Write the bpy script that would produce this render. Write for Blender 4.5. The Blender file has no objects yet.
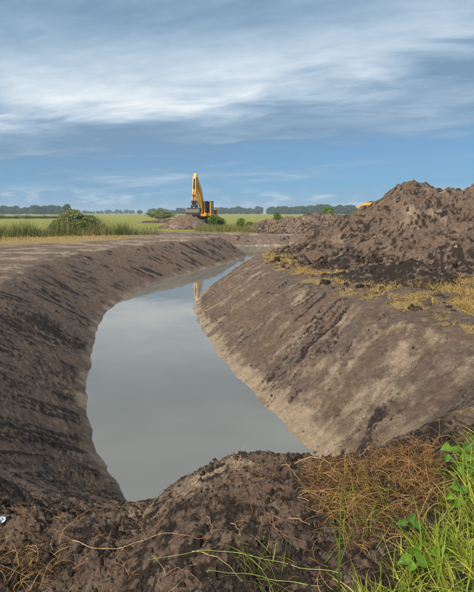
import bpy, math, random
import numpy as np
from mathutils import Vector, Matrix

rng = np.random.default_rng(7)
random.seed(7)
R = math.radians
SC = bpy.context.scene
COL = SC.collection

# ------------------------------------------------------------------ camera
CAM_Z = 1.7
PITCH = 9.9
cam_d = bpy.data.cameras.new('camera')
cam = bpy.data.objects.new('camera', cam_d)
COL.objects.link(cam)
cam.location = (0, 0, CAM_Z)
cam.rotation_euler = (R(90 - PITCH), 0, 0)
cam_d.sensor_fit = 'HORIZONTAL'
cam_d.sensor_width = 36.0
cam_d.lens = 36.0 * 475.0 / 474.0
cam_d.clip_start = 0.05
cam_d.clip_end = 20000
SC.camera = cam

# ------------------------------------------------------------------ world
SUN_EL, SUN_AZ = 42.0, 212.0          # azimuth clockwise from +Y: behind the viewer, to the left
W = bpy.data.worlds.new('World')
SC.world = W
W.use_nodes = True


class NT:
    """small helper round a node tree"""
    def __init__(self, tree):
        self.t = tree
        tree.nodes.clear()

    def n(self, typ, **kw):
        nd = self.t.nodes.new(typ)
        for k, v in kw.items():
            setattr(nd, k, v)
        return nd

    def put(self, sock, v):
        if isinstance(v, bpy.types.NodeSocket):
            self.t.links.new(v, sock)
        elif v is not None:
            if hasattr(sock, 'default_value'):
                dv = sock.default_value
                if hasattr(dv, '__len__') and len(dv) == 4 and len(v) == 3:
                    v = (*v, 1)
                sock.default_value = v

    def math(self, op, a, b=None, c=None, clamp=False):
        m = self.n('ShaderNodeMath', operation=op, use_clamp=clamp)
        self.put(m.inputs[0], a)
        if b is not None: self.put(m.inputs[1], b)
        if c is not None: self.put(m.inputs[2], c)
        return m.outputs[0]

    def mix(self, f, a, b, mode='MIX'):
        m = self.n('ShaderNodeMix', data_type='RGBA', blend_type=mode)
        self.put(m.inputs[0], f); self.put(m.inputs[6], a); self.put(m.inputs[7], b)
        return m.outputs[2]

    def step(self, v, lo, hi, a=0.0, b=1.0):
        m = self.n('ShaderNodeMapRange', interpolation_type='SMOOTHSTEP')
        self.put(m.inputs[0], v)
        for i, q in enumerate((lo, hi, a, b)):
            m.inputs[1 + i].default_value = q
        return m.outputs[0]

    def noise(self, vec, scale, detail=4, rough=.55, dist=0.0):
        m = self.n('ShaderNodeTexNoise')
        if vec is not None: self.put(m.inputs['Vector'], vec)
        m.inputs['Scale'].default_value = scale
        m.inputs['Detail'].default_value = detail
        m.inputs['Roughness'].default_value = rough
        m.inputs['Distortion'].default_value = dist
        return m.outputs[0]

    def mapping(self, vec, loc=(0, 0, 0), rot=(0, 0, 0), scale=(1, 1, 1)):
        m = self.n('ShaderNodeMapping')
        self.put(m.inputs[0], vec)
        m.inputs[1].default_value = loc
        m.inputs[2].default_value = rot
        m.inputs[3].default_value = scale
        return m.outputs[0]

    def ramp(self, v, stops):
        m = self.n('ShaderNodeValToRGB')
        self.put(m.inputs[0], v)
        e = m.color_ramp.elements
        while len(e) < len(stops): e.new(.5)
        for el, (p, c) in zip(e, stops):
            el.position = p
            el.color = (*c, 1)
        return m.outputs[0]

    def attr(self, name):
        m = self.n('ShaderNodeAttribute', attribute_name=name)
        return m.outputs['Fac']


w = NT(W.node_tree)
out = w.n('ShaderNodeOutputWorld')
bg = w.n('ShaderNodeBackground')
w.t.links.new(bg.outputs[0], out.inputs[0])
bg.inputs[1].default_value = 0.10
sky = w.n('ShaderNodeTexSky', sky_type='NISHITA', sun_disc=False)
sky.sun_elevation = R(SUN_EL)
sky.sun_rotation = R(SUN_AZ)
sky.air_density = 1.2
sky.dust_density = 0.6
sky.ozone_density = 2.0
tc = w.n('ShaderNodeTexCoord')
gen = tc.outputs['Generated']
sep = w.n('ShaderNodeSeparateXYZ')
w.put(sep.inputs[0], gen)
dx, dy, dz = sep.outputs
zc = w.math('MAXIMUM', dz, 0.0)
den = w.math('ADD', zc, 0.13)
comb = w.n('ShaderNodeCombineXYZ')
w.put(comb.inputs[0], w.math('DIVIDE', dx, den))
w.put(comb.inputs[1], w.math('DIVIDE', dy, den))
plane = comb.outputs[0]
# broken grey deck, drawn out along the wind
SKY_A, SKY_B = (17.58, 1.95, 0), (2.72, 4.34, 0)
wind = w.mapping(plane, rot=(0, 0, R(17)))
n_a = w.noise(w.mapping(wind, SKY_A, scale=(.50, .95, 1)), 1.0, 3, .5, .35)
n_b = w.noise(w.mapping(wind, SKY_B, scale=(.95, 1.9, 1)), 1.5, 6, .52, .45)
n_c = w.noise(w.mapping(wind, (1.3, 9.2, 0), scale=(1.5, 3.2, 1)), 4.0, 5, .62, .3)
tilt = w.math('MULTIPLY_ADD', dx, -0.10, zc)
q = w.math('MULTIPLY_ADD', w.math('SUBTRACT', n_a, .5), .16, tilt)
q = w.math('MULTIPLY_ADD', w.math('SUBTRACT', n_b, .5), .10, q)
blue = w.mix(1.0, sky.outputs[0], (0.50, 0.74, 1.05), 'MULTIPLY')
low = w.mix(0.8, blue, (.78, 1.95, 3.4))
gapf = w.math('MULTIPLY', w.step(q, .19, .25), w.step(q, .25, .36, 1.0, .30))
B = w.math('MULTIPLY_ADD', w.math('SUBTRACT', n_b, .5), 1.0, w.math('MULTIPLY', gapf, .62))
B = w.math('MULTIPLY_ADD', w.math('SUBTRACT', n_a, .5), 1.25, B)
B = w.math('MULTIPLY_ADD', w.math('SUBTRACT', n_c, .5), .34, B)
B = w.math('ADD', B, .09)
deck = w.ramp(B, [(.0, (1.25, 2.05, 3.0)), (.25, (1.85, 2.7, 3.65)), (.5, (2.8, 3.6, 4.45)), (.74, (3.9, 4.55, 5.15)), (1.0, (5.5, 5.85, 6.05))])
cover = w.step(q, .03, .17)
c = w.mix(cover, low, deck)
# little cumulus low over the horizon
dirs = w.mapping(gen, (3.7, 1.1, 0), (0, 0, 0), (9, 9, 34))
n_cu = w.noise(dirs, 1.0, 7, .60, .15)
cu = w.math('MULTIPLY', w.step(n_cu, .47, .62), w.math('MULTIPLY', w.step(zc, .006, .016), w.step(zc, .022, .060, 1.0, 0.0)))
c = w.mix(w.math('MULTIPLY', cu, .75), c, (4.0, 4.6, 5.1))
rim = w.step(zc, 0.0, .05, .38, 0.0)
c = w.mix(rim, c, (2.3, 3.3, 4.4))
w.put(bg.inputs[0], c)

sun_d = bpy.data.lights.new('sun', 'SUN')
sun_d.energy = 4.2
sun_d.angle = R(6)
sun_d.color = (1.0, .88, .72)
sun = bpy.data.objects.new('sun', sun_d)
COL.objects.link(sun)
sv = Vector((math.sin(R(SUN_AZ)) * math.cos(R(SUN_EL)), math.cos(R(SUN_AZ)) * math.cos(R(SUN_EL)), math.sin(R(SUN_EL))))
sun.rotation_euler = sv.to_track_quat('Z', 'Y').to_euler()
sun.location = (-20, -20, 30)

SC.view_settings.view_transform = 'Standard'
SC.view_settings.look = 'None'
SC.view_settings.gamma = 1.0
SC.view_settings.use_curve_mapping = False
SC.view_settings.exposure = 0.68
SC.cycles.use_denoising = True
SC.cycles.max_bounces = 5
SC.cycles.volume_bounces = 0

# ------------------------------------------------------------------ numpy noise
_perm = rng.permutation(4096).astype(np.int64)
_ang = rng.uniform(0, 2 * np.pi, 4096)
_gx, _gy = np.cos(_ang), np.sin(_ang)
_rnd = rng.random(4096)


def pn(x, y, seed=0):
    """gradient noise, about -0.7..0.7"""
    x = np.asarray(x, float); y = np.asarray(y, float)
    xi = np.floor(x).astype(np.int64); yi = np.floor(y).astype(np.int64)
    fx, fy = x - xi, y - yi
    u = fx * fx * fx * (fx * (fx * 6 - 15) + 10)
    v = fy * fy * fy * (fy * (fy * 6 - 15) + 10)

    def g(ix, iy, px, py):
        h = _perm[(_perm[(ix + seed * 131) & 4095] + iy) & 4095]
        return _gx[h] * px + _gy[h] * py
    a = g(xi, yi, fx, fy); b = g(xi + 1, yi, fx - 1, fy)
    c_ = g(xi, yi + 1, fx, fy - 1); d = g(xi + 1, yi + 1, fx - 1, fy - 1)
    return (a + (b - a) * u) * (1 - v) + (c_ + (d - c_) * u) * v


def fbm(x, y, oct=4, seed=0, gain=.5, lac=2.03):
    t = 0; a = 1.0; f = 1.0
    for i in range(oct):
        t = t + a * pn(x * f + 17.3 * i, y * f - 9.1 * i, seed + i)
        a *= gain; f *= lac
    return t


def billow(x, y, oct=4, seed=0, gain=.5, lac=2.1):
    """rounded lumps with sharp creases, 0..~1"""
    t = 0; a = 1.0; f = 1.0; s = 0
    for i in range(oct):
        t = t + a * np.abs(pn(x * f + 5.7 * i, y * f + 3.3 * i, seed + i)) * 1.8
        s += a; a *= gain; f *= lac
    return t / s


def domes(x, y, seed=0, fill=.75):
    """crumbs: rounded lumps of random size, one to a cell, 0..1"""
    xi = np.floor(x).astype(np.int64); yi = np.floor(y).astype(np.int64)
    h = np.zeros(x.shape)
    for i in (-1, 0, 1):
        for j in (-1, 0, 1):
            k = _perm[(_perm[(xi + i + seed * 57) & 4095] + yi + j) & 4095]
            a, b, c_ = _rnd[k], _rnd[(k + 1301) & 4095], _rnd[(k + 2777) & 4095]
            rad = (.18 + .75 * c_ * c_) * (a * 7 % 1 < fill)
            st = .6 + .9 * _rnd[(k + 555) & 4095]
            ddx = (x - (xi + i + a)) * st; ddy = (y - (yi + j + b)) / st
            q_ = np.maximum(rad * rad - ddx * ddx - ddy * ddy, 0)
            h = np.maximum(h, np.sqrt(q_))
    return h


def sstep(a, b, x):
    t = np.clip((x - a) / (b - a), 0, 1)
    return t * t * (3 - 2 * t)


# ------------------------------------------------------------------ the lie of the land
WATER_Z = -1.5
W_LEFT = [(-1.28, 4.94), (-1.62, 5.42), (-1.91, 6.03), (-2.26, 6.87), (-2.61, 7.73), (-2.82, 8.55), (-3.3, 10.4), (-3.69, 11.78),
          (-4.09, 13.82), (-4.34, 15.28), (-4.32, 17.57), (-4.11, 20.08), (-3.65, 23.2), (-2.97, 24.9), (-2.07, 27.3), (-.46, 31.5), (.9, 36.3)]
W_RIGHT = [(1.2, 4.9), (1.14, 5.71), (.9, 6.34), (.15, 8.55), (-.66, 11.32), (-1.34, 14.81), (-1.57, 16.67), (-1.35, 19.81), (-.67, 24.34),
           (.41, 32.1), (1.71, 38.3)]
W_POLY = np.array([(-1.0, 4.62), (.2, 4.55)] + W_RIGHT + [(3, 40.2), (6, 41), (12, 40), (16, 39.5), (16, 43), (12, 45), (4.5, 47.5), (2.5, 47), (-6, 47.5), (-25, 48),
                   (-25, 44), (-6, 42.5), (-.3, 40.5), (.6, 39)] + W_LEFT[::-1])
P_POLY = np.array([(-2.2, 3.1), (-1.2, 2.95), (-.6, 2.95), (0, 3.1), (.6, 3.1), (1.2, 3.2), (1.9, 3.6), (2.9, 4.6), (3.5, 5.8), (3.5, 6.8),
                   (3.28, 7.49), (2.96, 8.47), (2.47, 10.25), (1.88, 12.14), (1.46, 14.33), (.95, 17.07), (1.0, 19.5), (1.93, 24.25), (3.9, 29.5),
                   (6, 34.5), (8, 37), (14, 36.5), (19, 36), (20, 45), (12, 49), (8, 50.5), (0, 51), (-6, 51), (-25, 51.5), (-27, 41), (-8, 40),
                   (-3, 39), (-1.8, 38), (-1.3, 36.4), (-2.1, 33.6), (-3.6, 30.4), (-5.1, 27.4), (-6.5, 24.2), (-7.3, 20.5), (-7.3, 17.0), (-5.7, 11.1), (-5.0, 8), (-4.2, 5.5), (-3.2, 3.9)])


def smooth_poly(P, it=2):
    for _ in range(it):
        Q = np.roll(P, -1, 0)
        P = np.stack([.75 * P + .25 * Q, .25 * P + .75 * Q], 1).reshape(-1, 2)
    return P


W_S = smooth_poly(W_POLY, 2)
P_S = smooth_poly(P_POLY, 2)


def poly_dist(P, x, y):
    """distance to the outline, inside?, arc length of the nearest point"""
    Q = np.roll(P, -1, 0)
    best = np.full(x.shape, 1e9); arc = np.zeros(x.shape); inside = np.zeros(x.shape, bool)
    s0 = 0.0
    for (ax, ay), (bx_, by_) in zip(P, Q):
        ex, ey = bx_ - ax, by_ - ay
        L2 = ex * ex + ey * ey
        if L2 < 1e-12: continue
        t = np.clip(((x - ax) * ex + (y - ay) * ey) / L2, 0, 1)
        d = (x - ax - t * ex) ** 2 + (y - ay - t * ey) ** 2
        m = d < best
        best = np.where(m, d, best)
        L = math.sqrt(L2)
        arc = np.where(m, s0 + t * L, arc)
        s0 += L
        if ey != 0:
            cr = ((ay > y) != (by_ > y)) & (x < ex * (y - ay) / ey + ax)
            inside ^= cr
    return np.sqrt(best), inside, arc


CREST_X = np.array([-6, -3.0, -1.6, -.95, -.62, -.38, -.15, .05, .42, .66, 1.1, 1.6, 2.4, 6])
CREST_Z = np.array([0, -.1, -.27, -.30, -.26, -.08, .03, .09, .06, .01, .09, .24, .20, .05])


def land(x, y, fine=True):
    """ground height and the masks that go with it, at any x, y"""
    x = np.asarray(x, float); y = np.asarray(y, float)
    base = .05 * fbm(x * .12, y * .12, 2, 3)
    r = np.hypot(x, y)
    # the cross ditch lies in slightly lower ground
    base = base - .55 * np.exp(-((x - 4) / 16) ** 2 - ((y - 50) / 7) ** 2)
    # the dam of dug earth in the foreground
    cz = np.interp(x, CREST_X, CREST_Z) + .03 * fbm(x * 1.3, y * 1.3, 2, 60)
    wdam = (1 - sstep(3.2, 5.5, y)) * sstep(-.5, 1.8, y)
    base = base * (1 - wdam) + cz * wdam
    far_fade = 1 - sstep(120, 400, r)
    base = base * far_fade
    z = base.copy()
    near = (np.abs(x) < 40) & (y > 1.0) & (y < 70)
    slope = np.zeros(x.shape); wet = np.zeros(x.shape); arc = np.zeros(x.shape); tt = np.zeros(x.shape); lipd = np.full(x.shape, -50.)
    if near.any():
        xn, yn = x[near], y[near]
        wob = .10 * fbm(xn * .9, yn * .9, 3, 21)
        wob2 = .16 * fbm(xn * .7 + 40, yn * .7, 3, 25) * np.clip(yn / 6, .3, 1)
        dW, iW, aW = poly_dist(W_S, xn, yn)
        dP, iP, _ = poly_dist(P_S, xn, yn)
        sw = np.where(iW, -dW, dW) + wob          # >0 outside the water
        sp = np.where(iP, dP, -dP) + wob2         # >0 inside the lip
        t = np.clip(sp / np.maximum(sp + np.maximum(sw, 0), 1e-4), 0, 1)     # 0 lip, 1 water
        f = np.where(t > 0, t ** 1.12, 0)
        bn = base[near]
        # round the lip off
        drop = (WATER_Z - bn) * f
        under = np.clip(-sw, 0, .9) * -.55
        zn = bn + drop + np.where(sw < 0, under, 0) - .05 * np.exp(-(sp / .25) ** 2)
        z[near] = zn
        slope[near] = np.where((sp > 0) & (sw > -.3), sstep(0, .12, t), 0)
        tt[near] = t; arc[near] = aW; wet[near] = sw; lipd[near] = sp
    # ---- relief
    dam = (1 - sstep(3.3, 4.3, y + .25 * np.abs(x))) * (y > -3)
    flat = 1 - slope
    lump = billow(x * 2.6, y * 2.6, 4, 31, .55) - .35
    small = billow(x * 11, y * 11, 3, 36, .6) - .35
    st = arc + tt * 1.1
    st1 = fbm(st * 3.4, tt * .9 + arc * .05, 4, 41, .55)
    st2 = fbm(st * 10, tt * 1.1 + arc * .1, 3, 45, .5)
    mod = sstep(-.25, .3, fbm(x * .5, y * .5, 2, 49))
    near_fade = 1 - sstep(45, 90, r)
    calm = 1 - .85 * sstep(.84, .97, tt) * slope
    z = z + near_fade * (dam * (.085 * lump + .034 * small)
                         + calm * slope * (1 - dam * .7) * (.026 * st1 + .028 * st2 * (.35 + mod) + .018 * lump * mod + .012 * small)
                         + flat * (1 - dam) * (.055 * lump * (.4 + mod) + .012 * small))
    cr = np.zeros(x.shape)
    nr_ = (r < 24) & (y > .3)
    if nr_.any():
        xs, ys = x[nr_] + .04 * fbm(x[nr_] * 9, y[nr_] * 9, 2, 52), y[nr_] + .04 * fbm(x[nr_] * 9 + 4, y[nr_] * 9, 2, 54)
        on = np.clip(.5 + 1.6 * fbm(xs * 1.1, ys * 1.1, 3, 56), 0, 1)
        xs2 = xs + .016 * fbm(xs * 28, ys * 28, 2, 57); ys2 = ys + .016 * fbm(xs * 28 + 3, ys * 28, 2, 58)
        d1 = domes(xs2 * 5, ys2 * 5, 1, .5); d2 = domes(xs2 * 14, ys2 * 14, 2, .7); d3 = domes(xs2 * 36, ys2 * 36, 3, .9)
        rough = fbm(xs * 20, ys * 20, 4, 61, .7)
        crag = np.abs(fbm(xs * 7, ys * 7, 5, 64, .68))
        cl = .034 * d1 * on + .014 * d2 * (.4 + on) + .022 * crag + ((.006 * d3 + .006 * rough) if fine else 0)
        cr[nr_] = cl
        dn = dam[nr_]
        z[nr_] += cl * (dn * 1.15 + (1 - dn) * (slope[nr_] * .42 * (.35 + mod[nr_]) * (1 - .8 * sstep(.85, .97, tt[nr_])) + (1 - slope[nr_]) * .45)) * (1 - sstep(14, 24, r[nr_]))
    # ruts on the worked ground behind the left lip
    rut = np.sin((lipd + .3 * fbm(x * .2, y * .2, 2, 71)) * 2.6)
    z = z + .035 * rut * sstep(-.3, -.8, lipd) * (1 - sstep(-6, -4.2, -lipd * -1)) * (x < -1) * (y > 6) * near_fade
    return z, dict(slope=slope, t=tt, arc=arc, wet=wet, lip=lipd, dam=dam, st1=st1, st2=st2, mod=mod, cr=cr, lump=lump, small=small, r=r)


def gz(x, y):
    z, _ = land(np.atleast_1d(np.asarray(x, float)), np.atleast_1d(np.asarray(y, float)))
    return z


# ------------------------------------------------------------------ mesh helpers
def mesh_np(name, verts, faces, attrs=None, smooth=True, cols=None):
    """mesh from arrays; faces is (n,3) or (n,4)"""
    me = bpy.data.meshes.new(name)
    verts = np.asarray(verts, np.float32); faces = np.asarray(faces, np.int32)
    nv, (nf, k) = len(verts), faces.shape
    me.vertices.add(nv); me.loops.add(nf * k); me.polygons.add(nf)
    me.vertices.foreach_set('co', verts.ravel())
    me.loops.foreach_set('vertex_index', faces.ravel())
    me.polygons.foreach_set('loop_start', np.arange(nf, dtype=np.int32) * k)
    me.polygons.foreach_set('use_smooth', np.full(nf, smooth))
    for k_, v in (attrs or {}).items():
        a = me.attributes.new(k_, 'FLOAT', 'POINT')
        a.data.foreach_set('value', np.asarray(v, np.float32).ravel())
    me.update(calc_edges=True)
    me.validate(clean_customdata=False)
    return me


def link(name, me, mat=None, parent=None, loc=None, label=None, cat=None, group=None, kind=None):
    o = bpy.data.objects.new(name, me)
    COL.objects.link(o)
    if mat is not None and me is not None:
        me.materials.clear(); me.materials.append(mat)
    if parent is not None: o.parent = parent
    if loc is not None: o.location = loc
    tag(o, label, cat, group, kind)
    return o


def tag(o, label=None, cat=None, group=None, kind=None):
    if label: o['label'] = label
    if cat: o['category'] = cat
    if group: o['group'] = group
    if kind: o['kind'] = kind
    return o


def thing(name, label, cat, loc=(0, 0, 0), rz=0, group=None):
    o = link(name, None, loc=loc, label=label, cat=cat, group=group)
    o.rotation_euler = (0, 0, rz)
    o.empty_display_size = .2
    return o


def copy_tree(o, parent=None):
    c_ = o.copy()
    COL.objects.link(c_)
    c_.parent = parent
    for ch in list(o.children):
        copy_tree(ch, c_)
    return c_


class MB:
    """collects boxes, prisms and tubes into ONE mesh"""
    def __init__(self):
        self.v = []; self.f = []

    def add(self, vs, fs):
        b = len(self.v)
        self.v += [tuple(p) for p in vs]
        self.f += [tuple(i + b for i in q_) for q_ in fs]
        return self

    def box(self, x0, x1, y0, y1, z0, z1, bev=0.0):
        if bev <= 0:
            vs = [(x, y, z) for x in (x0, x1) for y in (y0, y1) for z in (z0, z1)]
            return self.add(vs, [(0, 1, 3, 2), (4, 6, 7, 5), (0, 4, 5, 1), (2, 3, 7, 6), (0, 2, 6, 4), (1, 5, 7, 3)])
        b = bev
        prof = [(x0 + b, z0), (x1 - b, z0), (x1, z0 + b), (x1, z1 - b), (x1 - b, z1), (x0 + b, z1), (x0, z1 - b), (x0, z0 + b)]
        return self.prism(prof, y0, y1)

    def prism(self, prof, y0, y1):
        """profile in x, z swept along y"""
        n = len(prof)
        vs = [(p[0], y0, p[1]) for p in prof] + [(p[0], y1, p[1]) for p in prof]
        fs = [(i, (i + 1) % n, n + (i + 1) % n, n + i) for i in range(n)]
        fs += [tuple(range(n - 1, -1, -1)), tuple(range(n, 2 * n))]
        return self.add(vs, fs)

    def tube(self, pts, rad, n=8, caps=True):
        pts = [Vector(p) for p in pts]
        if not hasattr(rad, '__len__'): rad = [rad] * len(pts)
        vs = []; fs = []
        up = None
        for i, p in enumerate(pts):
            d = (pts[min(i + 1, len(pts) - 1)] - pts[max(i - 1, 0)]).normalized()
            if up is None:
                up = d.orthogonal().normalized()
            up = (up - d * up.dot(d)).normalized()
            s = d.cross(up)
            for k in range(n):
                a = 2 * math.pi * k / n
                vs.append(p + (up * math.cos(a) + s * math.sin(a)) * rad[i])
        for i in range(len(pts) - 1):
            for k in range(n):
                a, b = i * n + k, i * n + (k + 1) % n
                fs.append((a, b, b + n, a + n))
        if caps:
            fs.append(tuple(range(n - 1, -1, -1)))
            fs.append(tuple(range((len(pts) - 1) * n, len(pts) * n)))
        return self.add(vs, fs)

    def build(self, name, mat, parent=None, smooth=False, loc=None, **kw):
        me = bpy.data.meshes.new(name)
        me.from_pydata(self.v, [], self.f)
        if smooth:
            me.polygons.foreach_set('use_smooth', [True] * len(me.polygons))
        me.update()
        return link(name, me, mat, parent, loc, **kw)


# ------------------------------------------------------------------ materials
def new_mat(name):
    m = bpy.data.materials.new(name)
    m.use_nodes = True
    t = NT(m.node_tree)
    o = t.n('ShaderNodeOutputMaterial')
    p = t.n('ShaderNodeBsdfPrincipled')
    t.t.links.new(p.outputs[0], o.inputs[0])
    return m, t, p


def simple(name, col, rough=.5, metal=0.0, var=.25, scale=6.0, bump=0.0, spec=None):
    m, t, p = new_mat(name)
    tcn = t.n('ShaderNodeTexCoord')
    n = t.noise(tcn.outputs['Object'], scale, 5, .6)
    dark = tuple(v * (1 - var) for v in col); lite = tuple(min(1, v * (1 + var)) for v in col)
    t.put(p.inputs['Base Color'], t.mix(t.step(n, .3, .7), dark, lite))
    p.inputs['Roughness'].default_value = rough
    p.inputs['Metallic'].default_value = metal
    if spec is not None: p.inputs['Specular IOR Level'].default_value = spec
    if bump:
        b = t.n('ShaderNodeBump'); b.inputs['Strength'].default_value = bump; b.inputs['Distance'].default_value = .05
        t.put(b.inputs['Height'], n); t.put(p.inputs['Normal'], b.outputs[0])
    return m


def soil_material(name):
    """bare earth; per-vertex masks say where peat, sand, straw and grass lie"""
    m, t, p = new_mat(name)
    pos = t.n('ShaderNodeNewGeometry').outputs['Position']
    n1 = t.noise(pos, 1.1, 5, .6)
    n2 = t.noise(pos, 9.0, 6, .65)
    n3 = t.noise(pos, 55.0, 5, .7)
    n4 = t.noise(pos, 210.0, 3, .7)
    grain = t.math('ADD', t.math('MULTIPLY', n3, .6), t.math('MULTIPLY', n4, .4))
    warm = t.ramp(n2, [(.25, (.092, .060, .041)), (.5, (.158, .108, .074)), (.75, (.25, .182, .128))])
    cool = t.ramp(n2, [(.25, (.074, .052, .041)), (.5, (.130, .095, .075)), (.75, (.205, .157, .126))])
    c_ = t.mix(t.step(n1, .35, .65), cool, warm)
    sand = t.ramp(n2, [(.25, (.235, .175, .115)), (.55, (.36, .285, .20)), (.8, (.44, .36, .265))])
    dk = t.ramp(n3, [(.3, (.015, .011, .009)), (.55, (.033, .024, .019)), (.75, (.070, .050, .038))])
    rust = t.ramp(n3, [(.3, (.085, .055, .038)), (.7, (.19, .125, .083))])
    straw = t.ramp(n3, [(.25, (.15, .105, .045)), (.5, (.30, .215, .085)), (.75, (.40, .305, .13))])
    green = t.ramp(n1, [(.3, (.15, .160, .030)), (.5, (.205, .212, .042)), (.7, (.27, .255, .065))])

    def m_(name, lo=.25, hi=.72, k=.6):
        a = t.attr(name)
        v = t.math('MULTIPLY_ADD', t.math('SUBTRACT', grain, .5), k * 2, a)
        # nothing where the mask is nothing
        return t.math('MULTIPLY', t.step(v, lo, hi), t.step(a, .0, .12))
    c_ = t.mix(m_('sand'), c_, sand)
    c_ = t.mix(m_('rust'), c_, rust)
    c_ = t.mix(m_('dark'), c_, dk)
    c_ = t.mix(m_('straw'), c_, straw)
    c_ = t.mix(m_('green'), c_, green)
    speck = t.math('MULTIPLY', t.step(n4, .30, .70, .60, 1.38), t.step(n3, .30, .70, .72, 1.28))
    c_ = t.mix(1.0, c_, t.n('ShaderNodeCombineColor').outputs[0], 'MULTIPLY') if False else c_
    mul = t.n('ShaderNodeVectorMath', operation='SCALE')
    t.put(mul.inputs[0], c_); t.put(mul.inputs['Scale'], speck)
    t.put(p.inputs['Base Color'], mul.outputs[0])
    damp = t.attr('damp')
    t.put(p.inputs['Roughness'], t.math('MULTIPLY_ADD', damp, -.45, .95))
    p.inputs['Specular IOR Level'].default_value = .25
    b1 = t.n('ShaderNodeBump'); b1.inputs['Strength'].default_value = .8; b1.inputs['Distance'].default_value = .045
    t.put(b1.inputs['Height'], n3)
    b2 = t.n('ShaderNodeBump'); b2.inputs['Strength'].default_value = .7; b2.inputs['Distance'].default_value = .012
    t.put(b2.inputs['Height'], n4); t.put(b2.inputs['Normal'], b1.outputs[0])
    t.put(p.inputs['Normal'], b2.outputs[0])
    return m


SOIL = soil_material('soil')


def blade_material(name, stops, rough=.6, trans=.25):
    m, t, p = new_mat(name)
    v = t.attr('var')
    pos = t.n('ShaderNodeNewGeometry').outputs['Position']
    n = t.noise(pos, 14, 3, .6)
    f = t.math('ADD', t.math('MULTIPLY', v, .8), t.math('MULTIPLY', n, .2))
    col = t.ramp(f, stops)
    t.put(p.inputs['Base Color'], col)
    p.inputs['Roughness'].default_value = rough
    p.inputs['Specular IOR Level'].default_value = .25
    tr = t.n('ShaderNodeBsdfTranslucent')
    t.put(tr.inputs[0], col)
    mx = t.n('ShaderNodeMixShader')
    mx.inputs[0].default_value = trans
    t.t.links.new(p.outputs[0], mx.inputs[1]); t.t.links.new(tr.outputs[0], mx.inputs[2])
    o = [n_ for n_ in t.t.nodes if n_.type == 'OUTPUT_MATERIAL'][0]
    t.t.links.new(mx.outputs[0], o.inputs[0])
    return m


M_GRASS = blade_material('grass_green', [(0.05, (.075, .130, .014)), (.30, (.155, .235, .022)), (.55, (.29, .335, .042)), (.75, (.40, .36, .075)), (.95, (.46, .33, .12))])
M_FRESH = blade_material('grass_fresh', [(0.0, (.075, .17, .015)), (1.0, (.15, .24, .03))])
M_STRAW = blade_material('dead_straw', [(0.05, (.060, .030, .015)), (.35, (.150, .080, .030)), (.65, (.29, .165, .058)), (.95, (.48, .32, .13))], .8, .1)
M_DRY = blade_material('dry_grass', [(0.05, (.17, .105, .038)), (.4, (.32, .205, .072)), (.7, (.44, .31, .11)), (.95, (.34, .30, .085))], .8, .15)
M_REED = blade_material('tall_grass', [(0.05, (.055, .078, .020)), (.35, (.105, .13, .034)), (.65, (.18, .18, .056)), (.95, (.30, .235, .10))], .7, .2)
M_ROOT = simple('root_bark', (.30, .165, .085), .8, var=.35, scale=60)
M_BARK = simple('bark', (.085, .066, .050), .9, var=.3, scale=8, bump=.4)

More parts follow.
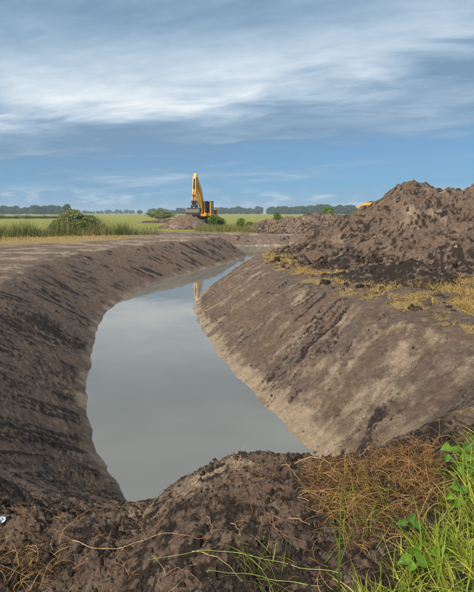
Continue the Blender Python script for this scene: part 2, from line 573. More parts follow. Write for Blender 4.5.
# ------------------------------------------------------------------ ground sheet
def build_ground():
    inner = np.radians(np.linspace(-31, 31, 681))
    side = np.radians(33 + 327 / 2 * 0)
    # finer columns ahead, coarser round the back, a closed ring
    left = np.radians(np.linspace(31, 329, 110)[1:-1])
    th = np.concatenate([inner, left])
    rr = [.55]
    while rr[-1] < 75:
        rr.append(rr[-1] * (1.0085 if rr[-1] < 1.5 else 1.0036 if rr[-1] < 4.2 else 1.0076))
    while rr[-1] < 2600:
        rr.append(rr[-1] * 1.05)
    rr = np.array(rr)
    nt, nr = len(th), len(rr)
    T, Rr = np.meshgrid(th, rr)
    X = (Rr * np.sin(T)).ravel(); Y = (Rr * np.cos(T)).ravel()
    z = np.empty_like(X); masks = None
    z, k = land(X, Y)
    # masks
    L, t, arc, slope, dam, r, lip = k['lump'], k['t'], k['arc'], k['slope'], k['dam'], k['r'], k['lip']
    fx = fbm(X * .8, Y * .8, 4, 81)
    fx2 = fbm(X * 2.4, Y * 2.4, 4, 85, .6)
    leftb = slope * (X < -.6 - .0 * Y) * (1 - dam)
    rightb = slope * (X >= -.6) * (1 - dam)
    side_left = (arc > 0) & (X < np.interp(Y, [4, 6, 8.5, 11, 15, 17, 20, 24, 32, 38], [-.1, -.5, -1.3, -2, -2.9, -3, -2.8, -2, 0, 1.4]))
    s1, s2 = k['st1'], k['st2']
    dark = np.zeros_like(X); sand = np.zeros_like(X); straw = np.zeros_like(X); green = np.zeros_like(X); rust = np.zeros_like(X); damp = np.zeros_like(X)
    # dam: peaty, with browner crumbs; crevice shade painted in between the lumps
    dark += dam * np.clip(.38 + .8 * fx2 + .4 * fx - .5 * (L - .1) + .35 * sstep(.4, .9, X) + .9 * fbm(X * 14, Y * 14, 4, 87, .7), 0, 1)
    rust += dam * np.clip(.15 + .9 * fbm(X * 3, Y * 3, 3, 88), 0, .6)
    sand += dam * np.clip(.9 * fbm(X * 2.2 + 9, Y * 2.2, 3, 90) - .12, 0, .4) * (1 - sstep(.3, .8, X))
    crest = np.exp(-((X - .02) / .38) ** 2) * sstep(2.45, 2.9, Y)
    dark = dark - dam * .40 * crest
    sand += dam * .55 * np.exp(-((X + .42) / .30) ** 2 - ((Y - 2.85) / .22) ** 2) + dam * .18 * crest
    # left bank: streaks of peat, more towards the near end
    nearend = 1 - sstep(7, 16, Y)
    dl = slope * side_left * (1 - dam)
    gate = sstep(-.2, .25, fbm(arc * .45 + t * .8, t * 1.2, 3, 91))
    crumb = fbm(X * 16, Y * 16, 4, 94, .7)
    dark += dl * np.clip(.20 + .16 * nearend + (.8 * s1 + 1.0 * s2) * (.35 + .8 * gate) + .55 * fx + .4 * fx2 + .7 * crumb * (.3 + .7 * nearend), 0, 1) * (1 - .8 * sstep(.88, .97, t))
    sand += dl * np.clip(.40 * fbm(arc * 2.1 + 3, t * 2.5, 4, 93) + .34 * sstep(.86, .97, t) + .05, 0, .8)
    dr = slope * (~side_left) * (1 - dam)
    sk = (arc + t * 1.2) + .25 * fbm(X * 1.4, Y * 1.4, 3, 103)
    thin = fbm(sk * 5.5, t * .7, 3, 95, .5) + .8 * fbm(sk * 16, t * 1.0, 3, 96, .5)
    gate2 = .8 * sstep(-.2, .45, fbm(sk * .8, t * 1.3, 3, 100))
    dark += dr * np.clip(.06 + 1.0 * thin * (.3 + .9 * gate2) + .26 * gate2 * (t < .9) + .4 * crumb + .3 * fx2, 0, 1)
    sand += dr * np.clip(.22 + .35 * fbm(sk * 1.8, t * 2.2, 4, 97) + .30 * fbm(sk * 6, t * 1.2, 3, 102) + .35 * fbm(X * 3, Y * 3, 4, 98, .6) + .40 * sstep(.82, .97, t) + .20 * (1 - sstep(6, 10, Y)), 0, .95)
    rust += dr * np.clip(.15 + .5 * fbm(sk * 2.4, t * 2 + 7, 3, 99), 0, .5)
    damp += slope * sstep(.93, .995, t) * .8
    # tops beyond the lips
    top = (1 - slope) * (1 - dam) * (k['wet'] >= 0)
    worked = sstep(-9.5, -7.0, lip)             # strip of bare, driven ground along the ditch
    wl = top * (X < 1.5) * (Y < 41)
    edge_dry = np.where((X < 1.5) & (Y < 42), 1, 0)
    bareL = np.where(X < 1.5, 1 - sstep(24.5, 27.5, Y - .45 * (X + 12.4) + 1.3 * fx), 0)
    stripL = np.where(X < 1.5, (1 - sstep(32, 35.5, Y - .62 * (X + 14) + 1.5 * fx)), 0)
    bareL = np.maximum(bareL, 1 - sstep(-5.2, -4.2, -lip * -1) if False else sstep(-4.6, -3.6, lip) * (X < 1.5))
    stripL = np.maximum(stripL, sstep(-7.2, -5.6, lip) * (X < 1.5))
    rightdry = (X >= 1.0) & (Y < 36)
    fieldL = (X < 1.5) | (Y >= 36)
    farlip = sstep(-2.6, -1.2, lip) * (Y > 40)
    bare = np.where(rightdry, 0, np.maximum(bareL * (Y < 42), farlip))
    dry = np.where(rightdry, np.clip(.25 + 1.3 * fbm(X * 1.3, Y * 1.3, 3, 155) + .7 * fbm(X * 6, Y * 6, 3, 157), 0, .8), np.clip(np.maximum(stripL * (Y < 42), 0) - bare, 0, 1))
    grn = np.where(rightdry, 0, np.clip(1 - np.maximum(bare, dry), 0, 1))
    grn = np.where(Y < 3, 0, grn) 
    behind = (Y < 2.2) & (np.abs(X) > 2.2) | (Y < 0)
    straw += top * dry * (1 - .25 * fx) * np.where(rightdry, .85, .9 + .6 * fbm(X * 1.2, Y * .6, 3, 158))
    green += top * grn
    dark += top * bare * np.clip(-.02 + .9 * fx2 + .3 * fx, 0, .85) + top * rightdry * np.clip(.75 * fx + .12 * (Y > 10) + .5 * fx2 + .7 * fbm(X * 9, Y * 9, 3, 86, .7), 0, 1)
    sand += top * bare * np.clip(.38 + .7 * fx + .4 * fx2, 0, .75)
    straw = np.where(behind, .3 + fx, straw); green = np.where(behind, np.clip(.6 + fx, 0, 1), green)
    # far fields: strips of pasture, stubble and tilled land
    far = sstep(70, 110, r)
    strip = fbm(X * .004, Y * .018, 2, 110)
    straw = np.where(far > 0, straw * (1 - far) + far * sstep(.05, .3, strip) * .8, straw)
    verts = np.stack([X, Y, z], 1)
    idx = np.arange(nt * nr).reshape(nr, nt)
    nx = np.roll(idx, -1, 1)
    faces = np.stack([idx[:-1], nx[:-1], nx[1:], idx[1:]], -1).reshape(-1, 4)[:, ::-1]
    # close the middle under the viewer with a cap
    me = mesh_np('ground', verts, faces, dict(dark=np.clip(dark, 0, 1), sand=np.clip(sand, 0, 1), straw=np.clip(straw, 0, 1), green=np.clip(green, 0, 1),
                                              rust=np.clip(rust, 0, 1), damp=np.clip(damp, 0, 1)))
    return link('ground', me, SOIL, kind='structure', label='bare dug earth, banks and fields around the ditch', cat='ground')


ground = build_ground()

# ------------------------------------------------------------------ water
def build_water():
    m, t, p = new_mat('ditch_water')
    pos = t.n('ShaderNodeNewGeometry').outputs['Position']
    n = t.noise(pos, .6, 3, .5)
    t.put(p.inputs['Base Color'], t.mix(t.step(n, .3, .7), (.132, .132, .114), (.150, .149, .130)))
    p.inputs['Roughness'].default_value = .035
    p.inputs['IOR'].default_value = 1.85
    p.inputs['Specular IOR Level'].default_value = .5
    b = t.n('ShaderNodeBump'); b.inputs['Strength'].default_value = .05; b.inputs['Distance'].default_value = .05
    t.put(b.inputs['Height'], t.noise(t.mapping(pos, scale=(1, .5, 1)), 2.4, 3, .5))
    t.put(p.inputs['Normal'], b.outputs[0])
    mb = MB()
    mb.add([(x, y, WATER_Z) for x, y in P_S], [tuple(range(len(P_S)))])
    o = mb.build('water', m, kind='structure', label='still grey-green water lying in the ditch', cat='water')
    return o


build_water()


# ------------------------------------------------------------------ spoil heaps
def ridge_height(ridge, x, y, steep=.62):
    """height of tipped earth round a ridge line (x, y, z)"""
    h = np.full(x.shape, -1e9)
    for A_, B_ in zip(ridge[:-1], ridge[1:]):
        if A_ is None or B_ is None: continue
        (ax, ay, az), (bx_, by_, bz) = A_, B_
        ex, ey = bx_ - ax, by_ - ay
        L2 = ex * ex + ey * ey
        t = np.clip(((x - ax) * ex + (y - ay) * ey) / L2, 0, 1)
        d = np.hypot(x - ax - t * ex, y - ay - t * ey)
        top = az + (bz - az) * t
        h = np.maximum(h, top - steep * (np.sqrt(d * d + .35 ** 2) - .35))
    return h


def heap_field(ridge, x, y, seed, amp, freq, steep=.62):
    wx = x + .5 * fbm(x * .5, y * .5, 2, seed + 9); wy = y + .5 * fbm(x * .5 + 7, y * .5, 2, seed + 12)
    h = ridge_height(ridge, wx, wy, steep)
    e = np.clip(h, 0, 1)
    h = np.where(h < .5, .5 * np.exp(np.minimum(h - .5, 0) / .5) - .17, h - .17 + .0)
    run = fbm(x * freq * .55, y * freq * .55, 3, seed)
    lump = billow(x * freq, y * freq, 6, seed + 3, .58) - .33
    qx = x + .12 * fbm(x * 3, y * 3, 2, seed + 15); qy = y + .12 * fbm(x * 3 + 5, y * 3, 2, seed + 17)
    cl = domes(qx * freq * 1.7, qy * freq * 1.7, seed, .6) * np.clip(.4 + 1.8 * fbm(x * freq * .4, y * freq * .4, 2, seed + 19), 0, 1) * .42 + domes(qx * freq * 4.2, qy * freq * 4.2, seed + 5, .7) * .26
    fine_ = fbm(x * freq * 2.4, y * freq * 2.4, 5, seed + 41, .66)
    return h + amp * (lump * .55 + 1.0 * run + cl + .40 * fine_ - .05) * (.35 + .65 * e)


HEAPS = {}


def build_heap(name, label, ridge, box, step, seed, amp, freq, steep=.62, colour=0.0, cat='earth heap', group=None, strawy=.0):
    x0, x1, y0, y1 = box
    nx, ny = int((x1 - x0) / step) + 1, int((y1 - y0) / step) + 1
    gx, gy = np.meshgrid(np.linspace(x0, x1, nx), np.linspace(y0, y1, ny))
    X, Y = gx.ravel(), gy.ravel()
    h = heap_field(ridge, X, Y, seed, amp, freq, steep)
    zg, _ = land(X, Y, False)
    z = zg + h
    HEAPS[name + str(seed)] = (ridge, seed, amp, freq, steep)
    idx = np.arange(nx * ny).reshape(ny, nx)
    faces = np.stack([idx[:-1, :-1], idx[:-1, 1:], idx[1:, 1:], idx[1:, :-1]], -1).reshape(-1, 4)
    keep = h[faces].max(1) > -.06
    faces = faces[keep]
    used, inv = np.unique(faces, return_inverse=True)
    faces = inv.reshape(-1, 4)
    X, Y, z, h = X[used], Y[used], z[used], h[used]
    f1 = fbm(X * .9, Y * .9, 4, seed + 20); f2 = fbm(X * 3.2, Y * 3.2, 3, seed + 24)
    lump = billow(X * freq, Y * freq, 5, seed + 3, .58) - .33
    dark = np.clip(colour + .50 * f1 + .65 * f2 + .95 * fbm(X * 7, Y * 7, 4, seed + 26, .7) + .35 * np.exp(-np.maximum(h, 0) / .5), 0, 1)
    sand = np.clip(.12 + .7 * fbm(X * .7 + 9, Y * .7, 3, seed + 28), 0, .6)
    rust = np.clip(.14 + .5 * fbm(X * .6, Y * .6 + 5, 3, seed + 31) + .6 * fbm(X * 3.6, Y * 3.6 + 5, 3, seed + 33), 0, .75)
    stw = np.clip(strawy + 1.0 * fbm(X * 1.5, Y * 1.5 + 5, 3, seed + 35) - .25, 0, 1)
    me = mesh_np(name, np.stack([X, Y, z], 1), faces, dict(dark=dark, sand=sand, rust=rust, straw=stw, green=X * 0, damp=X * 0))
    return link(name, me, SOIL, label=label, cat=cat, group=group)


RIDGE_NEAR = [(26, 15.5, 3.0), (14, 17.2, 3.05), (10.4, 18.8, 3.0), (8.9, 19.6, 2.72), (7.3, 20.2, 3.12), (6.95, 21.6, 1.65), (6.6, 24, .5), (6.6, 27, .9), (7.4, 31, .7), (8, 33, .4), None,
              (3.6, 19.5, .55), (4.0, 16.2, .95), (5.2, 14.6, 1.05), (7.4, 13.8, 1.25), (11, 13.0, 1.3), (18, 12, 1.2)]
build_heap('spoil_heap', 'tall brown spoil heap towering over the right bank, nearest of the heaps', RIDGE_NEAR, (0.5, 22, 8.5, 36), .064, 200, .32, 1.3, .60, .26)
RIDGE_FAR = [(.9, 56.5, .35), (3.5, 55, 1.35), (6.2, 54.5, 1.75), (9, 55, 2.05), (12, 55.5, 2.0), (16, 56.5, 2.05), (24, 58, 2.5)]
build_heap('spoil_heap', 'long low spoil heap on the far side of the ditch bend', RIDGE_FAR, (-3, 26, 49, 64), .13, 240, .34, .9, .62, .24)
RIDGE_DIG = [(-9.4, 59.0, .15), (-8.0, 58.8, 1.05), (-6.6, 58.5, 1.65), (-5.2, 58.4, 1.55), (-3.6, 58.8, .6)]
build_heap('spoil_heap', 'small red-brown earth heap under the raised digger bucket', RIDGE_DIG, (-13, 0, 52, 66), .12, 270, .28, 1.0, .68, -.05)
RIDGE_LOW = [(-16.5, 86, .35), (-13, 85, .85), (-9.5, 84, .9)]
build_heap('spoil_heap', 'low dark strip of tipped earth left of the digger', RIDGE_LOW, (-22, -5, 79, 92), .2, 290, .2, .8, .5, .35)

# ------------------------------------------------------------------ from the viewer's place to a spot on the ground
_P = R(PITCH)


def ray(px, py):
    u, v = (px - 237) / 475., (296 - py) / 475.
    return np.array([u, math.cos(_P) + v * math.sin(_P), -math.sin(_P) + v * math.cos(_P)])


def at_y(px, py, y):
    d = ray(px, py)
    t = y / d[1]
    return Vector((d[0] * t, y, CAM_Z + d[2] * t))


def spots(pts):
    """where the sight lines through these photo points first meet the ground"""
    res = []
    for px, py in pts:
        d = ray(px, py)
        ts = np.geomspace(1.2, 60, 900)
        p = d[None, :] * ts[:, None]
        z = CAM_Z + p[:, 2]
        g = gz(p[:, 0], p[:, 1])
        hit = np.argmax(z < g)
        res.append(Vector((p[hit, 0], p[hit, 1], g[hit])))
    return res


# ------------------------------------------------------------------ strands: grass, straw, roots
def strand_mesh(name, root, d0, length, width, segs=4, droop=.4, curl=.25, tip=.15, var=None, gen=rng):
    root = np.asarray(root, float); N = len(root)
    d = d0 / np.linalg.norm(d0, axis=1, keepdims=True)
    p = root.copy()
    side = np.cross(d, gen.normal(size=(N, 3))); side /= np.linalg.norm(side, axis=1, keepdims=True) + 1e-9
    crl = gen.normal(size=(N, 3)) * curl
    V = np.empty((N, segs + 1, 2, 3))
    for k in range(segs + 1):
        f = k / segs
        w_ = width * ((1 - f) * (1 - tip) + tip) * (.75 if k == 0 else 1)
        V[:, k, 0] = p - side * w_[:, None] * .5
        V[:, k, 1] = p + side * w_[:, None] * .5
        p = p + d * (length / segs)[:, None]
        d = d + crl / segs + np.array([0, 0, -1.0]) * (droop if np.isscalar(droop) else droop[:, None]) * (.4 + f) / segs * 2
        d += gen.normal(size=(N, 3)) * curl * .35 / segs
        d /= np.linalg.norm(d, axis=1, keepdims=True)
        side = side - d * (side * d).sum(1, keepdims=True)
        side /= np.linalg.norm(side, axis=1, keepdims=True) + 1e-9
    base = (np.arange(N) * (segs + 1) * 2)[:, None]
    k = np.arange(segs)[None, :]
    a = base + k * 2
    F = np.stack([a, a + 1, a + 3, a + 2], -1).reshape(-1, 4)
    if var is None: var = gen.random(N)
    return mesh_np(name, V.reshape(-1, 3), F, dict(var=np.repeat(var, (segs + 1) * 2)))


def in_poly(P, n, gen=rng):
    P = np.asarray(P, float)
    out_ = []
    lo, hi = P.min(0), P.max(0)
    tot = 0
    while tot < n:
        q_ = gen.uniform(lo, hi, (n * 2, 2))
        _, ins, _ = poly_dist(P, q_[:, 0], q_[:, 1])
        out_.append(q_[ins]); tot += ins.sum()
    return np.concatenate(out_)[:n]


def tufts(xy, per, spread, gen=rng):
    q_ = np.repeat(xy, per, 0)
    return q_ + gen.normal(size=q_.shape) * spread


def up_dirs(n, lean=.4, bias=(0, 0), gen=rng):
    d = np.ones((n, 3))
    d[:, :2] = gen.normal(size=(n, 2)) * lean + np.array(bias)
    return d


def on_ground(xy, sink=.01):
    return np.column_stack([xy, gz(xy[:, 0], xy[:, 1]) - sink])


# ------------------------------------------------------------------ clods
def ico(sub):
    import bmesh
    bm = bmesh.new()
    bmesh.ops.create_icosphere(bm, subdivisions=sub, radius=1.0)
    v = np.array([q_.co[:] for q_ in bm.verts]); f = np.array([[x.index for x in q_.verts] for q_ in bm.faces])
    bm.free()
    return v, f


def lumpy(v, seed, amp=.28, fr=1.3):
    """pull a ball into a broken, faceted lump"""
    g = np.random.default_rng(seed)
    v = v.copy()
    r = 1 + amp * (fbm(v[:, 0] * fr + v[:, 2] * .9 + seed, v[:, 1] * fr - v[:, 2] * 1.1, 4, seed % 50, .55))
    v = v * r[:, None]
    for _ in range(9):                       # knock flats on it
        n = g.normal(size=3); n /= np.linalg.norm(n)
        h = v @ n
        lim = g.uniform(.35, .75)
        v -= np.maximum(h - lim, 0)[:, None] * n * .95
    return v * np.array([1, g.uniform(.7, 1.0), g.uniform(.6, .85)])


I2V, I2F = ico(2)
I1V, I1F = ico(1)
CLOD_1 = [lumpy(I1V, 330 + i, .9, 2.3) for i in range(7)]
CLOD_T = [lumpy(I2V, 300 + i, .75, 1.9) for i in range(7)]


def clod_stuff(name, xy, size, label, dark=(.2, .9), zf=gz, sink=.3, rust=.25, sub=2):
    n = len(xy)
    TT_, TV_, TF_ = (CLOD_T, I2V, I2F) if sub == 2 else (CLOD_1, I1V, I1F)
    z = zf(xy[:, 0], xy[:, 1])
    a = rng.uniform(0, 2 * np.pi, n); b = rng.uniform(-.6, .6, n)
    tv = np.stack(TT_)[rng.integers(0, len(TT_), n)]
    tv = tv * size[:, None, None] * rng.uniform(.75, 1.25, (n, 1, 3))
    ca, sa = np.cos(a)[:, None], np.sin(a)[:, None]
    cb, sb = np.cos(b)[:, None], np.sin(b)[:, None]
    x0, y0, z0 = tv[..., 0], tv[..., 1], tv[..., 2]
    y1, z1 = y0 * cb - z0 * sb, y0 * sb + z0 * cb
    x2, y2 = x0 * ca - y1 * sa, x0 * sa + y1 * ca
    V = np.stack([x2 + xy[:, 0][:, None], y2 + xy[:, 1][:, None], z1 + (z + size * (.6 - sink))[:, None]], -1)
    nv = len(TV_)
    F = (TF_[None] + (np.arange(n) * nv)[:, None, None]).reshape(-1, 3)
    rep = lambda q_: np.repeat(q_, nv)
    me = mesh_np(name, V.reshape(-1, 3), F, dict(dark=rep(rng.uniform(*dark, n)), sand=rep(np.clip(rng.normal(0, .3, n), 0, .8)), rust=rep(np.clip(rng.normal(0, rust, n), 0, .8)),
                                                straw=np.zeros(n * nv), green=np.zeros(n * nv), damp=np.zeros(n * nv)), smooth=False)
    return link(name, me, SOIL, label=label, cat='soil', kind='stuff')


def heap_z(key):
    ridge, seed, amp, freq, steep = HEAPS[key]

    def f(x, y):
        return land(x, y, False)[0] + np.maximum(heap_field(ridge, x, y, seed, amp, freq, steep), -.02)
    return f


def sizes(n, lo, hi, p=2.6):
    return lo + (hi - lo) * rng.random(n) ** p


# crumbs on the dam
xy = np.column_stack([rng.uniform(-1.9, 1.6, 12000), rng.uniform(1.6, 3.4, 12000)])
keep = fbm(xy[:, 0] * 2, xy[:, 1] * 2, 3, 130) + .25 * rng.normal(size=12000) > -.05
xy = xy[keep]
clod_stuff('loose_soil', xy, sizes(len(xy), .003, .014, 2.0), 'fine loose crumbs of earth strewn over the near dam', (.15, .95), rust=.35, sink=.45, sub=1)
xy = np.column_stack([rng.uniform(-2.2, 2.0, 1500), rng.uniform(1.6, 3.4, 1500)])
keep = fbm(xy[:, 0] * 1.7, xy[:, 1] * 1.7, 3, 131) > .0
xy = xy[keep]
clod_stuff('loose_soil', xy, sizes(len(xy), .010, .042, 2.6), 'larger dark lumps of earth bedded in the near dam', (.25, .95), rust=.3, sink=.6)
# crumbs down the banks
xy = np.column_stack([rng.uniform(-9, 4.5, 9000), 4 + 26 * rng.random(9000) ** 1.7])
_, k_ = land(xy[:, 0], xy[:, 1], False)
m_ = (k_['slope'] > .3) & (k_['wet'] > .02) & (fbm(xy[:, 0] * 1.1, xy[:, 1] * 1.1, 3, 133) > .0)
xy = xy[m_]
clod_stuff('loose_soil', xy, sizes(len(xy), .006, .036, 4.0) * np.clip(np.hypot(xy[:, 0], xy[:, 1]) / 9, .7, 1.6), 'small dark crumbs scattered down the ditch banks', (.0, .75), sink=.5)
# lumps over the tall heap and its foot
zf = heap_z('spoil_heap200')
xy = np.column_stack([rng.uniform(1.5, 18, 9000), rng.uniform(9, 25, 9000)])
hh = heap_field(RIDGE_NEAR, xy[:, 0], xy[:, 1], 200, .32, 1.3, .60)
w_ = np.where(hh > .02, .5 + .5 * np.exp(-hh / .5), 0) * (fbm(xy[:, 0] * .8, xy[:, 1] * .8, 3, 136) > -.15)
xy = xy[rng.random(9000) < w_]
clod_stuff('loose_soil', xy, sizes(len(xy), .018, .12, 3.2), 'broken lumps of earth covering the tall spoil heap', (.0, .6), zf, rust=.35, sink=.5)
# lumps in the dry grass between heap and lip
xy = np.column_stack([rng.uniform(.8, 12, 5200), rng.uniform(7, 30, 5200)])
_, k_ = land(xy[:, 0], xy[:, 1], False)
hh = heap_field(RIDGE_NEAR, xy[:, 0], xy[:, 1], 200, .32, 1.3, .60)
m_ = (k_['lip'] < -.15) & (hh < .5) & (fbm(xy[:, 0] * .9, xy[:, 1] * .9, 3, 139) > -.05 - .12 + .22 * (xy[:, 1] < 10.5))
xy = xy[m_]
clod_stuff('loose_soil', xy, sizes(len(xy), .02, .15, 3.2), 'dark broken earth lying in the dry grass on the right bank', (.35, 1.0), zf, sink=.45)
# lumps on the far heaps
zf2 = heap_z('spoil_heap240')
xy = np.column_stack([rng.uniform(0, 20, 1000), rng.uniform(51, 57, 1000)])
hh = heap_field(RIDGE_FAR, xy[:, 0], xy[:, 1], 240, .34, .9, .62)
xy = xy[hh > .05]
clod_stuff('loose_soil', xy, sizes(len(xy), .04, .16, 3), 'lumps of earth over the far spoil heap', (.0, .6), zf2, sink=.5)
zf3 = heap_z('spoil_heap270')
xy = np.column_stack([rng.uniform(-10, -3, 420), rng.uniform(55.5, 60, 420)])
hh = heap_field(RIDGE_DIG, xy[:, 0], xy[:, 1], 270, .28, 1.0, .68)
xy = xy[hh > .05]
clod_stuff('loose_soil', xy, sizes(len(xy), .04, .15, 3), 'lumps of earth over the heap beside the digger', (.0, .5), zf3, sink=.5)


def clod(px, py, size, label, seed, dark=.6, group=None, squash=(1, 1, 1), rust=.2, sink=.35, zf=None):
    v, f = ico(4)
    v = lumpy(v, seed, .38, 1.5)
    v = v * np.array(squash)
    nrm = v / np.linalg.norm(v, axis=1, keepdims=True)
    v = v + nrm * (.07 * fbm(v[:, 0] * 5 + v[:, 2] * 4, v[:, 1] * 5 - v[:, 2] * 3, 3, seed % 40))[:, None]
    v = v * size
    n = len(v)
    me = mesh_np('clod', v, f, dict(dark=np.full(n, dark), sand=np.zeros(n), rust=np.full(n, rust), straw=np.zeros(n), green=np.zeros(n), damp=np.zeros(n)))
    s = spots([(px, py)])[0]
    z = s.z if zf is None else float(zf(np.array([s.x]), np.array([s.y]))[0])
    o = link('clod', me, SOIL, loc=(s.x, s.y, z + size * squash[2] * (.62 - sink)), label=label, cat='clod', group=group)
    o.rotation_euler = (0, 0, seed * 1.3)
    return o


clod(313, 267, .36, 'big squarish brown block of earth standing in the dry grass', 401, .0, squash=(1, .85, 1.25), rust=.45, sink=.2, zf=zf)
G_ = 'dark clods lying in the dry grass'
for i, (px, py, s_) in enumerate([(341, 276, .2), (326, 284, .17), (300, 256, .2), (276, 262, .16), (372, 283, .2)]):
    clod(px, py, s_, ['lone dark clod in the dry grass right of the squarish block', 'dark clod near the bank edge, nearest below the squarish block', 'dark clod left of the squarish block, behind the dry grass',
                      'dark clod at the tip of the dry grass, leftmost of the group', 'dark clod between dry grass and the dark tipped pile'][i], 410 + i, .8, G_, zf=zf)
for i, (px, py, s_) in enumerate([(80, 553, .030), (118, 366, .09), (112, 378, .08)]):
    clod(px, py, s_, ['small dark lump of earth on the near dam, lower left', 'upper of two black clods on the left bank at the water edge', 'lower of two black clods on the left bank at the water edge'][i], 430 + i, .9)
# pile of black earth at the foot of the tall heap
RIDGE_PEAT = [(3.0, 12.6, .12), (3.7, 12.3, .45), (4.5, 12.2, .60), (5.3, 12.4, .38), (6.0, 12.6, .12)]
build_heap('spoil_heap', 'low pile of black peaty earth at the foot of the tall heap', RIDGE_PEAT, (1.6, 7.4, 10.2, 14.6), .05, 310, .22, 2.0, .62, .50)
zf4 = heap_z('spoil_heap310')
xy = np.column_stack([rng.uniform(2.4, 6.6, 900), rng.uniform(10.8, 13.6, 900)])
xy = xy[heap_field(RIDGE_PEAT, xy[:, 0], xy[:, 1], 310, .22, 2.0, .62) > .03]
clod_stuff('loose_soil', xy, sizes(len(xy), .015, .09, 3), 'black crumbly lumps on the peaty pile', (.4, .9), zf4, rust=.1, sink=.5)

# ------------------------------------------------------------------ vegetation in masses
# green grass in the near right corner
GR = [(.42, 1.45), (.56, 1.75), (.82, 2.03), (1.04, 2.30), (1.28, 2.58), (1.58, 2.82), (2.2, 3.0), (3.2, 3.0), (3.2, 1.0), (.3, 1.0)]
xy = tufts(in_poly(GR, 1450), 14, .035)
n = len(xy)
ln = rng.uniform(.07, .22, n) * (.75 + .5 * rng.random(n))
me = strand_mesh('grass', on_ground(xy), up_dirs(n, .75, (-.25, .05)), ln, rng.uniform(.004, .0105, n), 4, .55, .35, .08, np.clip(rng.normal(.45, .26, n), 0, 1))
link('grass', me, M_GRASS, label='green and yellowing grass filling the near right corner', cat='grass', kind='stuff')
xy = tufts(in_poly(GR, 130), 6, .03)
n = len(xy)
me = strand_mesh('grass', on_ground(xy), up_dirs(n, .45, (-.2, .0)), rng.uniform(.16, .36, n), rng.uniform(.007, .014, n), 6, .6, .25, .06, np.clip(rng.normal(.3, .2, n), 0, 1))
link('grass', me, M_GRASS, label='broad long grass blades standing over the near right grass', cat='grass', kind='stuff')
# thin fringe of green blades on the earth, lower middle
xy = tufts(in_poly([(.0, 1.75), (.35, 1.72), (.62, 2.1), (.95, 2.5), (.75, 2.65), (.45, 2.2), (.05, 1.98)], 20), 6, .03)
n = len(xy)
me = strand_mesh('grass', on_ground(xy), up_dirs(n, .7, (-.3, .1)), rng.uniform(.10, .32, n), rng.uniform(.003, .006, n), 6, .7, .3, .1, rng.uniform(0, .5, n))
link('grass', me, M_GRASS, label='sparse green blades springing from the dark earth, lower middle', cat='grass', kind='stuff')
# dead tangle
DT = [(.42, 2.86), (.7, 3.02), (1.05, 3.08), (1.35, 2.98), (1.2, 2.55), (.85, 2.2), (.55, 2.1), (.45, 2.45)]
xy = tufts(in_poly(DT, 125), 14, .04)
n = len(xy)
me = strand_mesh('dead_grass', on_ground(xy) + np.column_stack([np.zeros((n, 2)), rng.uniform(0, .05, n)]), up_dirs(n, 1.0, (-.25, -.25)), rng.uniform(.05, .24, n), rng.uniform(.0014, .0038, n), 7, .95, .9, .35)
link('dead_grass', me, M_STRAW, label='matted brown dead grass hanging over the dam on the right', cat='dead grass', kind='stuff')
xy = in_poly(DT, 1100)
n = len(xy)
me = strand_mesh('dead_grass', on_ground(xy, -.004), up_dirs(n, 3.5, (-.5, -.6)), rng.uniform(.04, .16, n), rng.uniform(.002, .006, n), 5, .25, .8, .4, np.clip(rng.normal(.35, .2, n), 0, 1))
link('dead_grass', me, M_STRAW, label='flattened brown straw matted into the soil on the right of the dam', cat='dead grass', kind='stuff')
xy = tufts(in_poly([(-1.75, 2.62), (-1.2, 2.72), (-.98, 2.6), (-.92, 2.3), (-1.1, 2.25), (-1.6, 2.3)], 40), 12, .045)
n = len(xy)
me = strand_mesh('dead_grass', on_ground(xy), up_dirs(n, 1.0, (.15, -.3)), rng.uniform(.06, .22, n), rng.uniform(.0016, .0045, n), 7, .9, .9, .35)
link('dead_grass', me, M_STRAW, label='tangle of dead rootlets at the left edge of the dam', cat='dead grass', kind='stuff')
xy = np.column_stack([rng.uniform(-1.7, 1.2, 900), rng.uniform(1.7, 3.0, 900)])
xy = xy[fbm(xy[:, 0] * 2.2, xy[:, 1] * 2.2, 2, 150) > -.05]
xy = tufts(xy, 2, .03)
n = len(xy)
me = strand_mesh('dead_grass', on_ground(xy, -.006), up_dirs(n, 2.6), rng.uniform(.03, .15, n), rng.uniform(.0010, .0028, n), 7, .5, 1.2, .4)
link('dead_grass', me, M_STRAW, label='loose bits of root and straw over the dark dam', cat='dead grass', kind='stuff')
# dry grass on the right bank top
xy = np.column_stack([rng.uniform(.7, 10, 9000), 6.2 + 30 * rng.random(9000) ** 1.4])
_, k_ = land(xy[:, 0], xy[:, 1], False)
hh = heap_field(RIDGE_NEAR, xy[:, 0], xy[:, 1], 200, .32, 1.3, .60)
pt = fbm(xy[:, 0] * 1.3, xy[:, 1] * 1.3, 3, 155)
m_ = (k_['lip'] < -.05) & (hh < .12) & (pt > -.02 + .12 * (xy[:, 1] < 9.2) - .15 * ((xy[:, 0] > 4.2) & (xy[:, 1] < 12)))
xy = tufts(xy[m_][:2100], 16, .07)
n = len(xy)
me = strand_mesh('dry_grass', on_ground(xy), up_dirs(n, .9), rng.uniform(.05, .17, n) * (1 + .5 * (xy[:, 0] > 4)), rng.uniform(.006, .012, n) * np.clip(xy[:, 1] / 10, 1, 2), 3, .7, .4, .2)
link('dry_grass', me, M_DRY, label='tufts of straw-coloured dry grass along the right bank top', cat='dry grass', kind='stuff')
